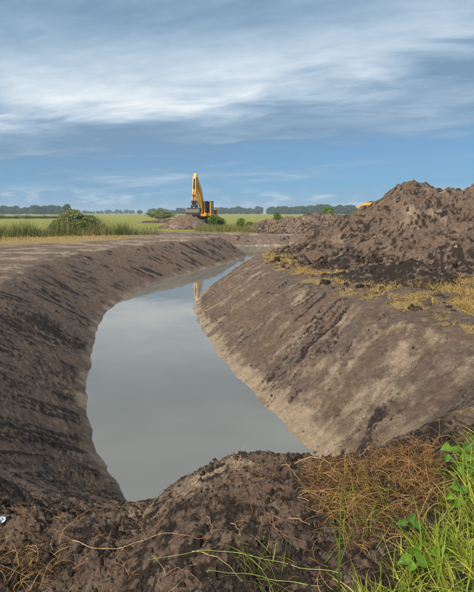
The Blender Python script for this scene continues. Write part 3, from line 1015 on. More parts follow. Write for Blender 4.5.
# tall rough grass beyond the left bank
n0 = 1700
X_ = rng.uniform(-27, -4.5, n0)
Y_ = 33.6 + .70 * (X_ + 15.6) + rng.uniform(0, 1, n0) ** 1.2 * 5.5 + .6 * fbm(X_ * .4, X_ * 0 + 3, 2, 160)
xy = tufts(np.column_stack([X_, Y_]), 10, .16)
n = len(xy)
tall = (.4 + .6 * sstep(-.2, .3, fbm(xy[:, 0] * .5, xy[:, 1] * .5, 2, 161)))
me = strand_mesh('tall_grass', on_ground(xy), up_dirs(n, .28), rng.uniform(.35, 1.15, n) * tall * (1 + .45 * np.exp(-((xy[:, 0] + 12.5) / 3.5) ** 2)), rng.uniform(.02, .045, n), 3, .35, .25, .15, np.clip(rng.normal(.45, .22, n) + .5 * fbm(xy[:, 0] * .4, xy[:, 1] * .4, 2, 163), 0, 1))
link('tall_grass', me, M_REED, label='belt of tall rough grass beyond the left bank', cat='tall grass', kind='stuff')
X_ = rng.uniform(-4.6, 8.5, 900); Y_ = 53 + rng.random(900) * 6
xy = np.column_stack([X_, Y_])
hh = heap_field(RIDGE_FAR, X_, Y_, 240, .34, .9, .62)
xy = tufts(xy[hh < .1], 9, .18)
n = len(xy)
me = strand_mesh('tall_grass', on_ground(xy), up_dirs(n, .3), rng.uniform(.25, .75, n), rng.uniform(.03, .06, n), 3, .4, .25, .15, np.clip(rng.normal(.6, .2, n), 0, 1))
link('tall_grass', me, M_REED, label='rough yellow-green grass in front of the digger and far heap', cat='tall grass', kind='stuff')
xy = tufts(np.column_stack([rng.uniform(-18, -2, 700), 25 + rng.random(700) * 15]), 9, .1)
_, k_ = land(xy[:, 0], xy[:, 1], False)
dd = xy[:, 1] - .70 * (xy[:, 0] + 15.6)
m_ = (dd > 27.5) & (dd < 34.5) & (k_['lip'] < -4.2)
xy = xy[m_]; n = len(xy)
me = strand_mesh('dry_grass', on_ground(xy), up_dirs(n, .6), rng.uniform(.10, .34, n), rng.uniform(.015, .03, n), 2, .6, .4, .2)
link('dry_grass', me, M_DRY, label='short straw-coloured grass strip behind the left bank', cat='dry grass', kind='stuff')

# ------------------------------------------------------------------ roots and stalks, one by one
def strand_thing(name, label, cat, pts, lift, rad, mat, group=None, n=6, taper=.45):
    """a root or stalk lying over the ground through these photo points"""
    H_ = spots(pts)
    zm = sum(p.z for p in H_) / len(H_)
    S = []
    for (px, py) in pts:                     # on a level sheet, so that bumps do not kink it
        d = ray(px, py); t = (zm - CAM_Z) / d[2]
        S.append(Vector((d[0] * t, d[1] * t, 0)))
    m = 5
    P = []
    for i in range(len(S) - 1):
        p0, p1, p2, p3 = S[max(i - 1, 0)], S[i], S[i + 1], S[min(i + 2, len(S) - 1)]
        for j in range(m + (i == len(S) - 2)):
            t = j / m
            P.append(.5 * ((2 * p1) + (p2 - p0) * t + (2 * p0 - 5 * p1 + 4 * p2 - p3) * t * t + (3 * p1 - p0 - 3 * p2 + p3) * t ** 3))
    zs = gz([p.x for p in P], [p.y for p in P])
    N = len(P)
    ker = 4
    zs = np.array([zs[max(0, i - ker):i + ker + 1].max() * .55 + zs[max(0, i - ker):i + ker + 1].mean() * .45 for i in range(N)])
    zs = np.array([zs[max(0, i - 3):i + 4].mean() for i in range(N)])
    for i, p in enumerate(P):
        f = i / (N - 1)
        p.x += rad * 1.6 * math.sin(i * 1.7 + len(label)); p.y += rad * 1.6 * math.cos(i * 1.3 + len(label))
        p.z = zs[i] + rad * .6 + lift * math.sin(math.pi * f) + rad * .5 * math.sin(f * 9 + len(label))
    rad *= .72
    rads = [rad * (1 - (1 - taper) * i / (N - 1)) * (1 + .18 * math.sin(i * 2.3)) for i in range(N)]
    o0 = P[0].copy()
    mb = MB().tube([p - o0 for p in P], rads, n)
    return mb.build(name, mat, smooth=True, loc=o0, label=label, cat=cat, group=group)


M_STALK = simple('pale_stalk', (.44, .31, .14), .7, var=.25, scale=40)
M_YELLOW = simple('yellow_stalk', (.42, .33, .06), .6, var=.2, scale=40)
M_GREENSTALK = simple('green_stalk', (.19, .24, .04), .5, var=.25, scale=30)
M_REDROOT = simple('red_root', (.20, .088, .045), .8, var=.3, scale=60)
M_PALEROOT = simple('pale_root', (.40, .225, .105), .75, var=.2, scale=50)
G_ = 'roots and stalks lying on the dam'
strand_thing('root', 'thick pale orange root arching over the dam top', 'root', [(291, 469), (303, 464), (318, 464), (331, 471), (338, 480)], .05, .0055, M_PALEROOT, G_)
strand_thing('root', 'thin red root running downhill in the middle of the dam', 'root', [(269, 516), (272, 527), (277, 533), (283, 546)], .012, .0035, M_REDROOT, G_)
strand_thing('root', 'forked red root beside the middle of the dam', 'root', [(272, 527), (283, 537), (297, 541), (312, 543)], .010, .003, M_REDROOT, G_)
strand_thing('root', 'short red stick on the dam just below the water', 'root', [(181, 494), (196, 491), (214, 492)], .006, .0045, M_REDROOT, G_)
strand_thing('stalk', 'long pale straw stalk across the dark earth, lower left', 'stalk', [(72, 528), (100, 541), (128, 549), (160, 553), (192, 561)], .02, .0026, M_STALK, G_)
strand_thing('root', 'curved brown root below the grey hump of the dam', 'root', [(207, 517), (212, 529), (210, 540), (203, 549)], .012, .003, M_ROOT, G_)
strand_thing('root', 'short tan root slanting on the grey hump', 'root', [(231, 524), (237, 531), (241, 538)], .01, .003, M_PALEROOT, G_)
strand_thing('root', 'tan root pointing left out of the dead grass', 'root', [(288, 520), (299, 522), (311, 527)], .012, .0032, M_PALEROOT, G_)
strand_thing('stalk', 'thin pale straw running down to the bottom edge', 'stalk', [(192, 550), (210, 557), (228, 570), (244, 590)], .012, .0024, M_STALK, G_)
strand_thing('root', 'looping brown root above the long stalk', 'root', [(168, 541), (184, 537), (199, 546), (216, 542), (230, 546)], .012, .003, M_REDROOT, G_)
strand_thing('root', 'pale root ending below the arching root', 'root', [(298, 500), (313, 495), (330, 496)], .012, .0032, M_PALEROOT, G_)
strand_thing('root', 'knot of red root near the bottom edge', 'root', [(163, 575), (176, 572), (190, 578), (201, 586)], .014, .0035, M_REDROOT, G_)
strand_thing('stalk', 'bright yellow stalk in the bottom left corner', 'stalk', [(13, 590), (24, 581), (44, 571)], .012, .003, M_YELLOW, G_)
strand_thing('stalk', 'long yellow-green grass stalk lying from the grass toward the left', 'stalk', [(345, 588), (300, 585), (258, 577), (215, 566), (180, 558), (146, 551)], .03, .0032, M_GREENSTALK, G_)
strand_thing('stalk', 'shorter yellow-green stalk lying below the long one', 'stalk', [(322, 591), (285, 588), (245, 578), (205, 570)], .02, .0028, M_GREENSTALK, G_)
# a dark stick poking up from the dam top
s_ = spots([(372, 468)])[0]
MB().tube([(0, 0, -.02), (-.035, .0, .05), (-.062, .01, .105)], [.006, .005, .003], 6).build('stick', M_BARK, smooth=True, loc=s_, label='short dark stick poking up from the dam top', cat='stick')
# scrap of plastic
s_ = spots([(3, 522)])[0]
g_ = np.linspace(-1, 1, 15)
gx, gy = np.meshgrid(g_, g_)
vz = .35 * fbm(gx * 1.4, gy * 1.4, 3, 170) + .25 * gx * gx
me = mesh_np('plastic_scrap', np.stack([gx.ravel() * .028, gy.ravel() * .026, vz.ravel() * .05 + .012], 1),
             np.array([(i * 15 + j, i * 15 + j + 1, i * 15 + j + 16, i * 15 + j + 15) for i in range(14) for j in range(14)]))
o = link('plastic_scrap', me, simple('white_plastic', (.38, .46, .58), .35, var=.2), loc=s_, label='crumpled pale blue plastic scrap at the left edge', cat='litter')
sm_ = o.modifiers.new('thick', 'SOLIDIFY'); sm_.thickness = .0015

# upright green stem
s_ = spots([(339, 590)])[0]
t_ = thing('grass_stem', 'single tall upright green stem in front of the dead grass', 'grass stem', s_)
mb = MB().tube([(0, 0, -.02), (-.004, .004, .15), (-.006, .0, .30), (-.008, -.002, .47)], [.0048, .0042, .0032, .0014], 7)
mb.build('stem', M_FRESH, t_, smooth=True)
for k, (z0, a, ln) in enumerate([(.04, 2.6, .22), (.12, .4, .2), (.2, 3.4, .18)]):
    N = 1
    me = strand_mesh('blade', np.array([[-.003, 0, z0]]), np.array([[math.cos(a) * .35, math.sin(a) * .35, 1.0]]), np.array([ln]), np.array([.008]), 7, .35, .1, .05)
    link('blade', me, M_FRESH, t_)


# ------------------------------------------------------------------ broad-leaved plants
def leaf_material(name, c0, c1):
    m, t, p = new_mat(name)
    pos = t.n('ShaderNodeTexCoord').outputs['Object']
    f = t.noise(pos, 22, 4, .6)
    col = t.mix(t.step(f, .3, .7), c0, c1)
    t.put(p.inputs['Base Color'], col)
    p.inputs['Roughness'].default_value = .45
    p.inputs['Specular IOR Level'].default_value = .35
    tr = t.n('ShaderNodeBsdfTranslucent'); t.put(tr.inputs[0], col)
    mx = t.n('ShaderNodeMixShader'); mx.inputs[0].default_value = .3
    t.t.links.new(p.outputs[0], mx.inputs[1]); t.t.links.new(tr.outputs[0], mx.inputs[2])
    o_ = [n_ for n_ in t.t.nodes if n_.type == 'OUTPUT_MATERIAL'][0]
    t.t.links.new(mx.outputs[0], o_.inputs[0])
    return m


M_LEAF = leaf_material('leaf_green', (.075, .165, .016), (.15, .26, .030))
M_LEAF_D = leaf_material('leaf_deep', (.055, .135, .022), (.09, .19, .034))


def leaf_mesh(L, Wd, seed, serr=.06):
    g = np.random.default_rng(seed)
    nu, nv = 13, 7
    V = []
    for i in range(nu):
        u = i / (nu - 1)
        half = Wd * .5 * (math.sin(math.pi * u ** .72) ** .85) * (1.08 - .3 * u) * (1 + serr * (-1) ** i) if 0 < u < 1 else .0004
        for j in range(nv):
            v = -1 + 2 * j / (nv - 1)
            z = .30 * abs(v) * half * 2 - .22 * L * u * u + .012 * L * math.sin(u * 19 + abs(v) * 5)
            V.append((u * L, v * half, z + L * .02 * g.normal() * (abs(v) > .5)))
    F = [(i * nv + j, i * nv + j + 1, (i + 1) * nv + j + 1, (i + 1) * nv + j) for i in range(nu - 1) for j in range(nv - 1)]
    return np.array(V), np.array(F)


def put_leaf(parent, origin, base, direction, normal, L, Wd, mat, seed):
    V, F = leaf_mesh(L, Wd, seed)
    x = Vector(direction).normalized()
    z = Vector(normal); z = (z - x * z.dot(x)).normalized()
    y = z.cross(x)
    M_ = np.array([x[:], y[:], z[:]])
    me = mesh_np('leaf', V @ M_ + np.array(base) - np.array(origin), F)
    return link('leaf', me, mat, parent)


def leafy(name, label, cat, rootpt, leaves, stem_r=.0028, mats=(M_LEAF, M_LEAF_D), lift_=.13):
    """leaves: (photo x, y, distance, length, width, heading, tilt)"""
    t_ = thing(name, label, cat, rootpt)
    rp = Vector(rootpt)
    for k, (px, py, Y, L, Wd, hd, tilt) in enumerate(leaves):
        c_ = at_y(px, py, Y - lift_)
        d = Vector((math.cos(R(hd)), -.25, math.sin(R(hd)) * .8)).normalized()
        base = c_ - d * L * .5
        nrm = Vector((tilt, -.75, .75))
        put_leaf(t_, rp, base, d, nrm, L, Wd, mats[k % 2] if len(mats) > 1 else mats[0], 500 + k)
        mid = (rp * .45 + base * .55) + Vector((.01 * math.sin(k), 0, .03))
        MB().tube([Vector((.004 * math.sin(k * 2), .004 * math.cos(k), -.01)), mid - rp, base - rp], [stem_r, stem_r * .8, stem_r * .45], 5).build('stem', M_GREENSTALK, t_, smooth=True)
    return t_


r1 = spots([(470, 500)])[0]
leafy('bramble', 'leafy green bramble shoot with rounded leaves at the right edge', 'bramble', r1,
      [(446, 448, 2.62, .062, .054, 185, -.2), (447, 458, 2.60, .050, .040, 250, -.1), (456, 449, 2.66, .070, .040, 150, .1), (468, 446, 2.66, .060, .045, 60, .2),
       (472, 437, 2.70, .05, .036, 110, .0), (463, 463, 2.62, .060, .040, 70, .0), (461, 472, 2.58, .066, .052, 300, -.2), (472, 468, 2.6, .06, .05, 40, .2), (470, 458, 2.66, .055, .04, 20, .3)])
r2 = spots([(462, 520)])[0]
leafy('bramble', 'lower bramble shoot half hidden in the grass below the leafy one', 'bramble', r2,
      [(455, 487, 2.50, .060, .05, 160, -.2), (465, 490, 2.48, .055, .045, 20, .2), (458, 503, 2.42, .06, .048, 250, -.1), (472, 500, 2.45, .05, .04, 10, .2), (450, 497, 2.48, .045, .036, 200, 0)])
r3 = spots([(412, 566)])[0]
leafy('clover', 'large three-leaved green plant in the grass, nearest the bottom edge', 'plant', r3,
      [(405, 560, 2.02, .066, .048, 190, -.3), (417, 551, 2.06, .068, .052, 75, 0), (423, 563, 2.0, .062, .048, 330, .3), (411, 567, 1.98, .05, .04, 250, 0)], mats=(M_LEAF,))
r4 = spots([(410, 532)])[0]
leafy('clover', 'smaller three-leaved green plant above the large one', 'plant', r4,
      [(402, 523, 2.28, .058, .036, 175, -.3), (412, 518, 2.32, .055, .036, 70, 0), (418, 526, 2.26, .056, .038, 345, .3)], mats=(M_LEAF_D,))
r5 = spots([(440, 560)])[0]
leafy('clover', 'low pale leaves deep in the grass right of the large plant', 'plant', r5,
      [(434, 553, 2.1, .05, .036, 170, -.3), (442, 548, 2.1, .05, .036, 60, .2), (446, 558, 2.06, .045, .034, 320, .2)], mats=(M_LEAF,))


# ------------------------------------------------------------------ shrubs and trees
def leaf_cloud(pts, size, gen, flat=.6):
    N = len(pts)
    n = gen.normal(size=(N, 3)); n[:, 2] += flat
    n /= np.linalg.norm(n, axis=1, keepdims=True)
    a = np.cross(n, gen.normal(size=(N, 3))); a /= np.linalg.norm(a, axis=1, keepdims=True)
    b = np.cross(n, a)
    s = size * gen.uniform(.6, 1.3, N)
    a = a * s[:, None]; b = b * (s * .55)[:, None]
    V = np.stack([pts - a, pts - b * .9, pts + a, pts + b], 1).reshape(-1, 3)
    F = np.arange(N * 4).reshape(N, 4)
    return V, F


def foliage_material(name, dark, mid, lite, scale=1.0):
    return blade_material(name, [(.05, dark), (.5, mid), (.95, lite)], .65, .25)


M_FOL_TREE = foliage_material('foliage_tree', (.030, .052, .018), (.055, .088, .026), (.095, .13, .04))
M_FOL_WILLOW = foliage_material('foliage_willow', (.10, .125, .045), (.21, .24, .095), (.33, .35, .16))
M_FOL_BRIGHT = foliage_material('foliage_bright', (.06, .11, .016), (.115, .19, .026), (.18, .26, .05))


def lobes(g, n, w_, h, z0):
    L = []
    for i in range(n):
        a = g.uniform(0, 2 * np.pi); q_ = g.uniform(.0, .62) * w_ * .5
        zz = z0 + (h - z0) * g.uniform(.15, .85)
        k = 1 - abs((zz - z0) / (h - z0) - .45) * .9
        L.append((math.cos(a) * q_ * k, math.sin(a) * q_ * k, zz, g.uniform(.18, .30) * w_ * (.6 + .5 * k), g.uniform(.13, .2) * (h - z0) * 1.25))
    return L


def crown_points(g, lob, per):
    P = []; var = []
    for (x, y, z, r, rz) in lob:
        n = int(per * (r * r) / .5) + 12
        d = g.normal(size=(n, 3)); d /= np.linalg.norm(d, axis=1, keepdims=True)
        q_ = g.uniform(.55, 1.08, n) ** .6
        P.append(np.array([x, y, z]) + d * q_[:, None] * np.array([r, r, rz]))
        var.append(np.clip(g.normal(.45, .16, n) + g.normal(0, .14), 0, 1))
    return np.concatenate(P), np.concatenate(var)


def make_plant(seed, w_, h, trunk_h, nl, leaf, per, mat, base_r, nlimb, names=('trunk', 'crown')):
    """returns (wood mesh, crown mesh)"""
    g = np.random.default_rng(seed)
    lob = lobes(g, nl, w_, h, trunk_h)
    P, var = crown_points(g, lob, per)
    P = P[P[:, 2] > .04]; var = var[:len(P)]
    V, F = leaf_cloud(P, leaf, g)
    cm = mesh_np(names[1], V, F, dict(var=np.repeat(var, 4)))
    cm.materials.append(mat)
    mb = MB()
    top = h * .7
    if trunk_h > .5:
        mb.tube([(0, 0, -.2), (.02 * h, 0, h * .25), (0, .02 * h, h * .5), (.0, 0, top)], [base_r, base_r * .8, base_r * .5, base_r * .2], 7)
        for (x, y, z, r, rz) in lob[:nlimb]:
            mb.tube([(0, 0, max(trunk_h * .8, z * .5)), (x * .5, y * .5, z * .82), (x, y, z)], [base_r * .45, base_r * .3, base_r * .1], 5)
    else:
        for (x, y, z, r, rz) in lob[:nlimb]:
            mb.tube([(x * .15, y * .15, -.1), (x * .5, y * .5, z * .5), (x, y, z)], [base_r, base_r * .7, base_r * .3], 5)
    wm = bpy.data.meshes.new(names[0])
    wm.from_pydata(mb.v, [], mb.f); wm.update(); wm.materials.append(M_BARK)
    return wm, cm


def add_shoots(meshes, seed, w_, h, n, leaf, mat):
    """upright leafy shoots standing out of a shrub"""
    g = np.random.default_rng(seed)
    P = []
    for i in range(n):
        a = g.uniform(0, 6.283); q_ = w_ * .5 * math.sqrt(g.random()) * .95
        bx_, by_ = math.cos(a) * q_, math.sin(a) * q_
        hh_ = h * (1 - .55 * (q_ / (w_ * .5)) ** 2) * g.uniform(.75, 1.12)
        m = int(26 * hh_)
        f = g.random(m)
        P.append(np.column_stack([bx_ * (.6 + .5 * f) + g.normal(0, .05, m) * w_ / 3, by_ * (.6 + .5 * f) + g.normal(0, .05, m) * w_ / 3, hh_ * (.25 + .75 * f)]))
    P = np.concatenate(P)
    V, F = leaf_cloud(P, leaf, g, -.2)
    me = meshes[1]
    V0 = np.array([v.co[:] for v in me.vertices]); F0 = np.array([p.vertices[:] for p in me.polygons])
    v0 = np.array([d.value for d in me.attributes['var'].data])
    var = np.repeat(np.clip(g.normal(.6, .18, len(P)), 0, 1), 4)
    cm = mesh_np('foliage', np.vstack([V0, V]), np.vstack([F0, F + len(V0)]), dict(var=np.concatenate([v0, var])))
    cm.materials.append(mat)
    bpy.data.meshes.remove(me)
    return meshes[0], cm


def plant(name, label, cat, loc, meshes, scale=(1, 1, 1), rz=0.0, group=None, names=('trunk', 'crown')):
    t_ = thing(name, label, cat, loc, rz, group)
    t_.scale = scale
    link(names[0], meshes[0], None, t_); link(names[1], meshes[1], None, t_)
    return t_


TREES = [make_plant(600 + i, 9.5, 10, .55 + .3 * (i % 3), 26 + 2 * i, .48, 17, M_FOL_TREE, .26, 7) for i in range(6)]
tr = np.random.default_rng(42)


def tree_row(px0, px1, step, topf, D, label, group, dj=40, wide=1.0):
    px = px0
    while px < px1:
        d = D + tr.uniform(-dj, dj)
        x = (px - 237) / 475 * d
        h = (213.4 - topf(px) + tr.uniform(-1.5, .9)) * d / 475 * 1.02 + 1.7
        k = h / 10.0
        wdt = k * tr.uniform(1.0, 1.6) * wide
        plant('tree', label, 'tree', (x, d, -.1), TREES[tr.integers(0, 6)], (wdt, wdt, k), tr.uniform(0, 6.28), group)
        px += step * .62 * tr.uniform(.6, 1.4)


tree_row(-45, 64, 5.0, lambda p: 206.8 + .6 * math.sin(p * .3), 620, 'dark green tree in the wooded row at the left horizon', 'trees at the left horizon')
plant('tree', 'lone rounded tree crown rising behind the big willow shrub', 'tree', (-137, 390, -.1), TREES[2], (.8, .8, .86), 1.0)
tree_row(66, 136, 4.2, lambda p: 210.6, 1150, 'far blue-green tree in the low row between shrub and digger', 'trees on the horizon left of the digger', 60, .9)
plant('tree', 'solitary round tree standing clear left of the digger', 'tree', (-153, 760, -.1), TREES[4], (1.0, 1.0, .62), 2.0)
tree_row(152, 193, 4.2, lambda p: 209.4, 800, 'blue-green tree in the row just left of the digger', 'trees just left of the digger', 40)
tree_row(216, 262, 4.4, lambda p: 208.0 + .5 * math.sin(p * .5), 780, 'blue-green tree in the row just right of the digger', 'trees just right of the digger')
tree_row(268, 300, 4.2, lambda p: 207.8, 720, 'tree in the middle row above the far spoil heap', 'trees above the far heap')
tree_row(300, 372, 4.6, lambda p: 206.4 + .7 * math.sin(p * .25), 660, 'tall dark tree in the row left of the tall heap', 'trees left of the tall heap')
tree_row(378, 520, 7.0, lambda p: 206.4, 660, 'tree hidden low behind the tall heap', 'trees behind the tall heap') if False else None

SHRUB_A = make_plant(700, 3.6, 1.95, .15, 26, .075, 900, M_FOL_WILLOW, .03, 16, ('stem', 'foliage'))
SHRUB_B = make_plant(701, 1.75, 1.75, .1, 16, .075, 900, M_FOL_BRIGHT, .025, 10, ('stem', 'foliage'))
SHRUB_C = make_plant(702, 1.3, 1.2, .1, 12, .07, 900, M_FOL_BRIGHT, .02, 8, ('stem', 'foliage'))
SHRUB_A = add_shoots(SHRUB_A, 710, 3.8, 2.05, 130, .07, M_FOL_WILLOW)
SHRUB_B = add_shoots(SHRUB_B, 711, 1.8, 1.85, 60, .06, M_FOL_BRIGHT)
SHRUB_C = add_shoots(SHRUB_C, 712, 1.4, 1.25, 40, .06, M_FOL_BRIGHT)
N_ = ('stem', 'foliage')


def ground_at(px, d):
    x = (px - 237) / 475 * d
    return (x, d, float(gz(x, d)[0]) - .03)


plant('shrub', 'big grey-green willow shrub in the tall grass beyond the left bank', 'shrub', ground_at(75, 39.5), SHRUB_A, (.78, .8, 1.0), .4, None, N_)
plant('shrub', 'lower willow shrub just right of the big one', 'shrub', ground_at(90, 40.5), SHRUB_A, (.72, .8, .84), 2.4, None, N_)
plant('shrub', 'low willow shrub at the right end of the shrub clump', 'shrub', ground_at(104, 42.0), SHRUB_A, (.62, .6, .58), 3.6, None, N_)
plant('shrub', 'small grey-green shrub left of the big willow shrub', 'shrub', ground_at(61, 40.5), SHRUB_A, (.5, .5, .66), 4.1, None, N_)
plant('shrub', 'small bright green weed clump at the front of the shrubs', 'shrub', ground_at(84, 38), SHRUB_C, (.8, .7, .9), 5.1, None, N_)
plant('shrub', 'bright green bush right beside the digger tracks', 'shrub', ground_at(214.5, 58.2), SHRUB_B, (.92, 1, .92), .3, None, N_)
plant('shrub', 'second half of the bright bush, right and lower beside the digger', 'shrub', ground_at(222, 59), SHRUB_C, (1, 1, 1), 1.7, None, N_)
plant('shrub', 'small bright bush between the digger and the far heap', 'shrub', ground_at(240.5, 57), SHRUB_C, (1, 1, 1.05), .9, None, N_)
plant('shrub', 'low green bush in the grass left of the far heap', 'shrub', ground_at(250, 60), SHRUB_C, (1.1, 1, .6), 2.9, None, N_)
plant('shrub', 'green bush peeping over the middle of the far heap', 'shrub', ground_at(326, 66), SHRUB_B, (1.1, 1, 1.5), 2.1, None, N_)
plant('shrub', 'small green bush peeping over the left of the far heap', 'shrub', ground_at(277, 64), SHRUB_C, (1.0, 1, 1.5), 3.3, None, N_)
plant('shrub', 'low dark bush before the tree row left of the digger', 'shrub', ground_at(162, 150), SHRUB_A, (2.6, 1.6, 1.35), 3.3, None, N_)
for i, (px, d, s_) in enumerate([(-6, 152, 1.1), (3, 150, 1.2), (12, 155, .9), (21, 155, 1.1), (30, 150, 1.15), (39, 158, .9), (47, 152, 1.05), (56, 158, .95)]):
    plant('shrub', 'low hedge bush along the far edge of the left pasture', 'shrub', ground_at(px, d), SHRUB_A, (1.2 * s_, 1.2, .46 * s_), i * 1.7, 'hedge along the left pasture', N_)


# ------------------------------------------------------------------ diggers
M_YEL = simple('digger_yellow', (.72, .33, .018), .42, var=.12, scale=3)
M_YEL_D = simple('digger_yellow_worn', (.50, .23, .022), .5, var=.25, scale=4)
M_STEEL = simple('bucket_steel', (.060, .050, .046), .55, .3, var=.35, scale=5)
M_BLACK = simple('track_black', (.028, .026, .025), .7, var=.3, scale=8)
M_CHROME = simple('cylinder_rod', (.55, .55, .55), .2, .9, var=.05)
M_GLASS = simple('cab_glass', (.035, .05, .06), .06, var=.05)
M_GREYP = simple('cab_frame', (.05, .05, .052), .5, var=.15)
M_LAMP = simple('lamp_glass', (.7, .7, .68), .2, var=.03)


def beam(mb, pts, widths, depth):
    """box beam in the x-z plane through pts with depth (thickness) at each, width in y"""
    pts = [Vector((p[0], 0, p[1])) for p in pts]
    up = []; dn = []
    for i, p in enumerate(pts):
        d = (pts[min(i + 1, len(pts) - 1)] - pts[max(i - 1, 0)]).normalized()
        nrm = Vector((-d.z, 0, d.x))
        up.append(p + nrm * depth[i] * .5); dn.append(p - nrm * depth[i] * .5)
    prof = [(p.x, p.z) for p in up] + [(p.x, p.z) for p in reversed(dn)]
    n = len(pts)
    y = widths
    vs = [(p[0], -y, p[1]) for p in prof] + [(p[0], y, p[1]) for p in prof]
    m2 = 2 * n
    fs = [(i, (i + 1) % m2, m2 + (i + 1) % m2, m2 + i) for i in range(m2)]
    for i in range(n - 1):
        q_ = (i, i + 1, m2 - 2 - i, m2 - 1 - i)
        fs.append(q_[::-1]); fs.append(tuple(k + m2 for k in q_))
    return mb.add(vs, fs)


def digger(label, loc, heading, boom, stick_end, bucket_rot, bucket_w=1.75, bucket_len=1.25, slim=1.0):
    """+x forward. boom: list of (x, z) root..tip; stick from beyond the boom tip to stick_end"""
    t_ = thing('excavator', label, 'excavator', loc, heading)
    # undercarriage
    for s in (-1, 1):
        y0, y1 = (s * 1.1 - .3, s * 1.1 + .3)
        mb = MB()
        prof = []
        for k in range(9):
            a = math.pi / 2 + math.pi * k / 8
            prof.append((-1.65 + .44 * math.cos(a), .46 + .44 * math.sin(a)))
        for k in range(9):
            a = -math.pi / 2 + math.pi * k / 8
            prof.append((1.65 + .44 * math.cos(a), .46 + .44 * math.sin(a)))
        mb.prism(prof, y0, y1)
        tk = mb.build('track', M_BLACK, t_)
        sh = MB()
        for k in range(20):
            xx = -1.65 + 3.3 * k / 19
            sh.box(xx - .05, xx + .05, y0, y1, .895, .93); sh.box(xx - .05, xx + .05, y0, y1, -.005, .022)
        for k in range(1, 8):
            for c0, sg in ((-1.65, -1), (1.65, 1)):
                a = -math.pi / 2 + math.pi * k / 8
                cx, cz = c0 + sg * .45 * math.cos(a), .46 + .45 * math.sin(a)
                sh.box(cx - .04, cx + .04, y0, y1, cz - .04, cz + .04)
        sh.build('track_shoes', M_BLACK, tk)
        for k in range(5):
            xx = -1.3 + 2.6 * k / 4
            yy = y1 if s > 0 else y0
            MB().tube([(xx, yy - .02, .3), (xx, yy + s * .05, .3)], .2, 12).build('roller', M_STEEL, tk)
    MB().box(-1.0, 1.0, -.8, .8, .42, .85, .12).tube([(0, 0, .85), (0, 0, 1.06)], .62, 20).build('undercarriage', M_BLACK, t_)
    # upper body
    body = MB().prism([(-2.0, 1.07), (1.25, 1.07), (1.45, 1.25), (1.45, 1.42), (.35, 1.50), (.35, 2.10), (-2.0, 2.15)], -1.33, .42)
    body.prism([(-2.0, 1.07), (1.25, 1.07), (1.45, 1.22), (1.45, 1.30), (-.25, 1.30), (-.25, 2.12), (-2.0, 2.15)], .423, 1.33)
    hs = body.build('body', M_YEL, t_)
    MB().box(-1.9, -.4, 1.325, 1.345, 1.45, 1.95).build('side_grille', M_BLACK, hs)
    MB().box(-1.9, -.4, -1.345, -1.325, 1.45, 1.95).build('side_grille', M_BLACK, hs)
    MB().prism([(-2.01, 1.0), (-2.62, 1.18), (-2.72, 1.6), (-2.55, 2.12), (-2.01, 2.18)], -1.3, 1.3).build('counterweight', M_YEL_D, t_)
    MB().box(-1.8, -.5, -1.1, .35, 2.12, 2.36, .08).build('engine_hood', M_YEL_D, t_)
    MB().tube([(-1.4, -.7, 2.3), (-1.4, -.7, 2.75), (-1.5, -.7, 2.88)], .06, 10).build('exhaust', M_BLACK, t_, smooth=True)
    # cab
    cb = MB()
    for (x, y) in ((1.30, .50), (1.30, 1.30), (-.12, .50), (-.12, 1.30)):
        cb.tube([(x, y, 1.30), (x - (.22 if x > 0 else 0), y, 3.02)], .085, 6)
    cb.box(-.16, 1.36, .45, 1.34, 1.30, 1.62)
    cab = cb.build('cab', M_YEL, t_)
    MB().box(-.20, 1.22, .43, 1.36, 3.0, 3.13, .05).build('cab_roof', M_GREYP, cab)
    MB().add([(1.33, .54, 1.64), (1.33, 1.26, 1.64), (1.12, 1.26, 2.98), (1.12, .54, 2.98), (1.31, .54, 1.64), (1.31, 1.26, 1.64), (1.10, 1.26, 2.98), (1.10, .54, 2.98)],
             [(0, 1, 2, 3), (7, 6, 5, 4), (0, 4, 5, 1), (1, 5, 6, 2), (2, 6, 7, 3), (3, 7, 4, 0)]).build('front_window', M_GLASS, cab)
    for y in (.50, 1.30):
        MB().prism([(-.06, 1.64), (1.24, 1.64), (1.06, 2.97), (-.06, 2.97)], y - .012, y + .012).build('side_window', M_GLASS, cab)
    MB().prism([(-.13, 1.64), (-.11, 1.64), (-.11, 2.97), (-.13, 2.97)], .56, 1.24).build('rear_window', M_GLASS, cab)
    MB().box(.3, .6, .7, 1.1, 1.55, 2.2, .06).build('seat', M_BLACK, cab)
    for y in (.6, 1.2):
        MB().box(1.18, 1.26, y - .07, y + .07, 3.02, 3.12).build('lamp', M_LAMP, cab)
    MB().tube([(.5, 1.34, 1.5), (.55, 1.42, 1.6), (.55, 1.42, 2.3), (.5, 1.34, 2.4)], .018, 6).build('handrail', M_BLACK, t_, smooth=True)
    MB().tube([(1.2, -1.25, 1.4), (1.2, -1.25, 2.2), (.4, -1.25, 2.25)], .02, 6).build('handrail', M_BLACK, t_, smooth=True)
    # boom
    n = len(boom)
    dep = [d_ * slim for d_ in (.52, .72, .86, .66, .44)][:n]
    bm_ = beam(MB(), boom, .27, dep).build('boom', M_YEL, t_)
    tip = Vector((boom[-1][0], 0, boom[-1][1])); root = Vector((boom[0][0], 0, boom[0][1])); mid = Vector((boom[n // 2][0], 0, boom[n // 2][1]))
    for y in (-.36, .36):
        a = Vector((1.25, y, 1.35)); b = mid + Vector((.06, y, -.1))
        d = b - a
        cy = MB().tube([a, a + d * .62], .085, 10).build('lift_cylinder', M_BLACK, t_, smooth=True)
        MB().tube([a + d * .60, b], .048, 8).build('rod', M_CHROME, cy, smooth=True)
    MB().box(mid.x - .02, mid.x + .1, -.34, -.23, mid.z - .1, mid.z + .05).build('boom_lamp', M_LAMP, bm_)
    # stick
    se = Vector((stick_end[0], 0, stick_end[1]))
    sd = (se - tip).normalized()
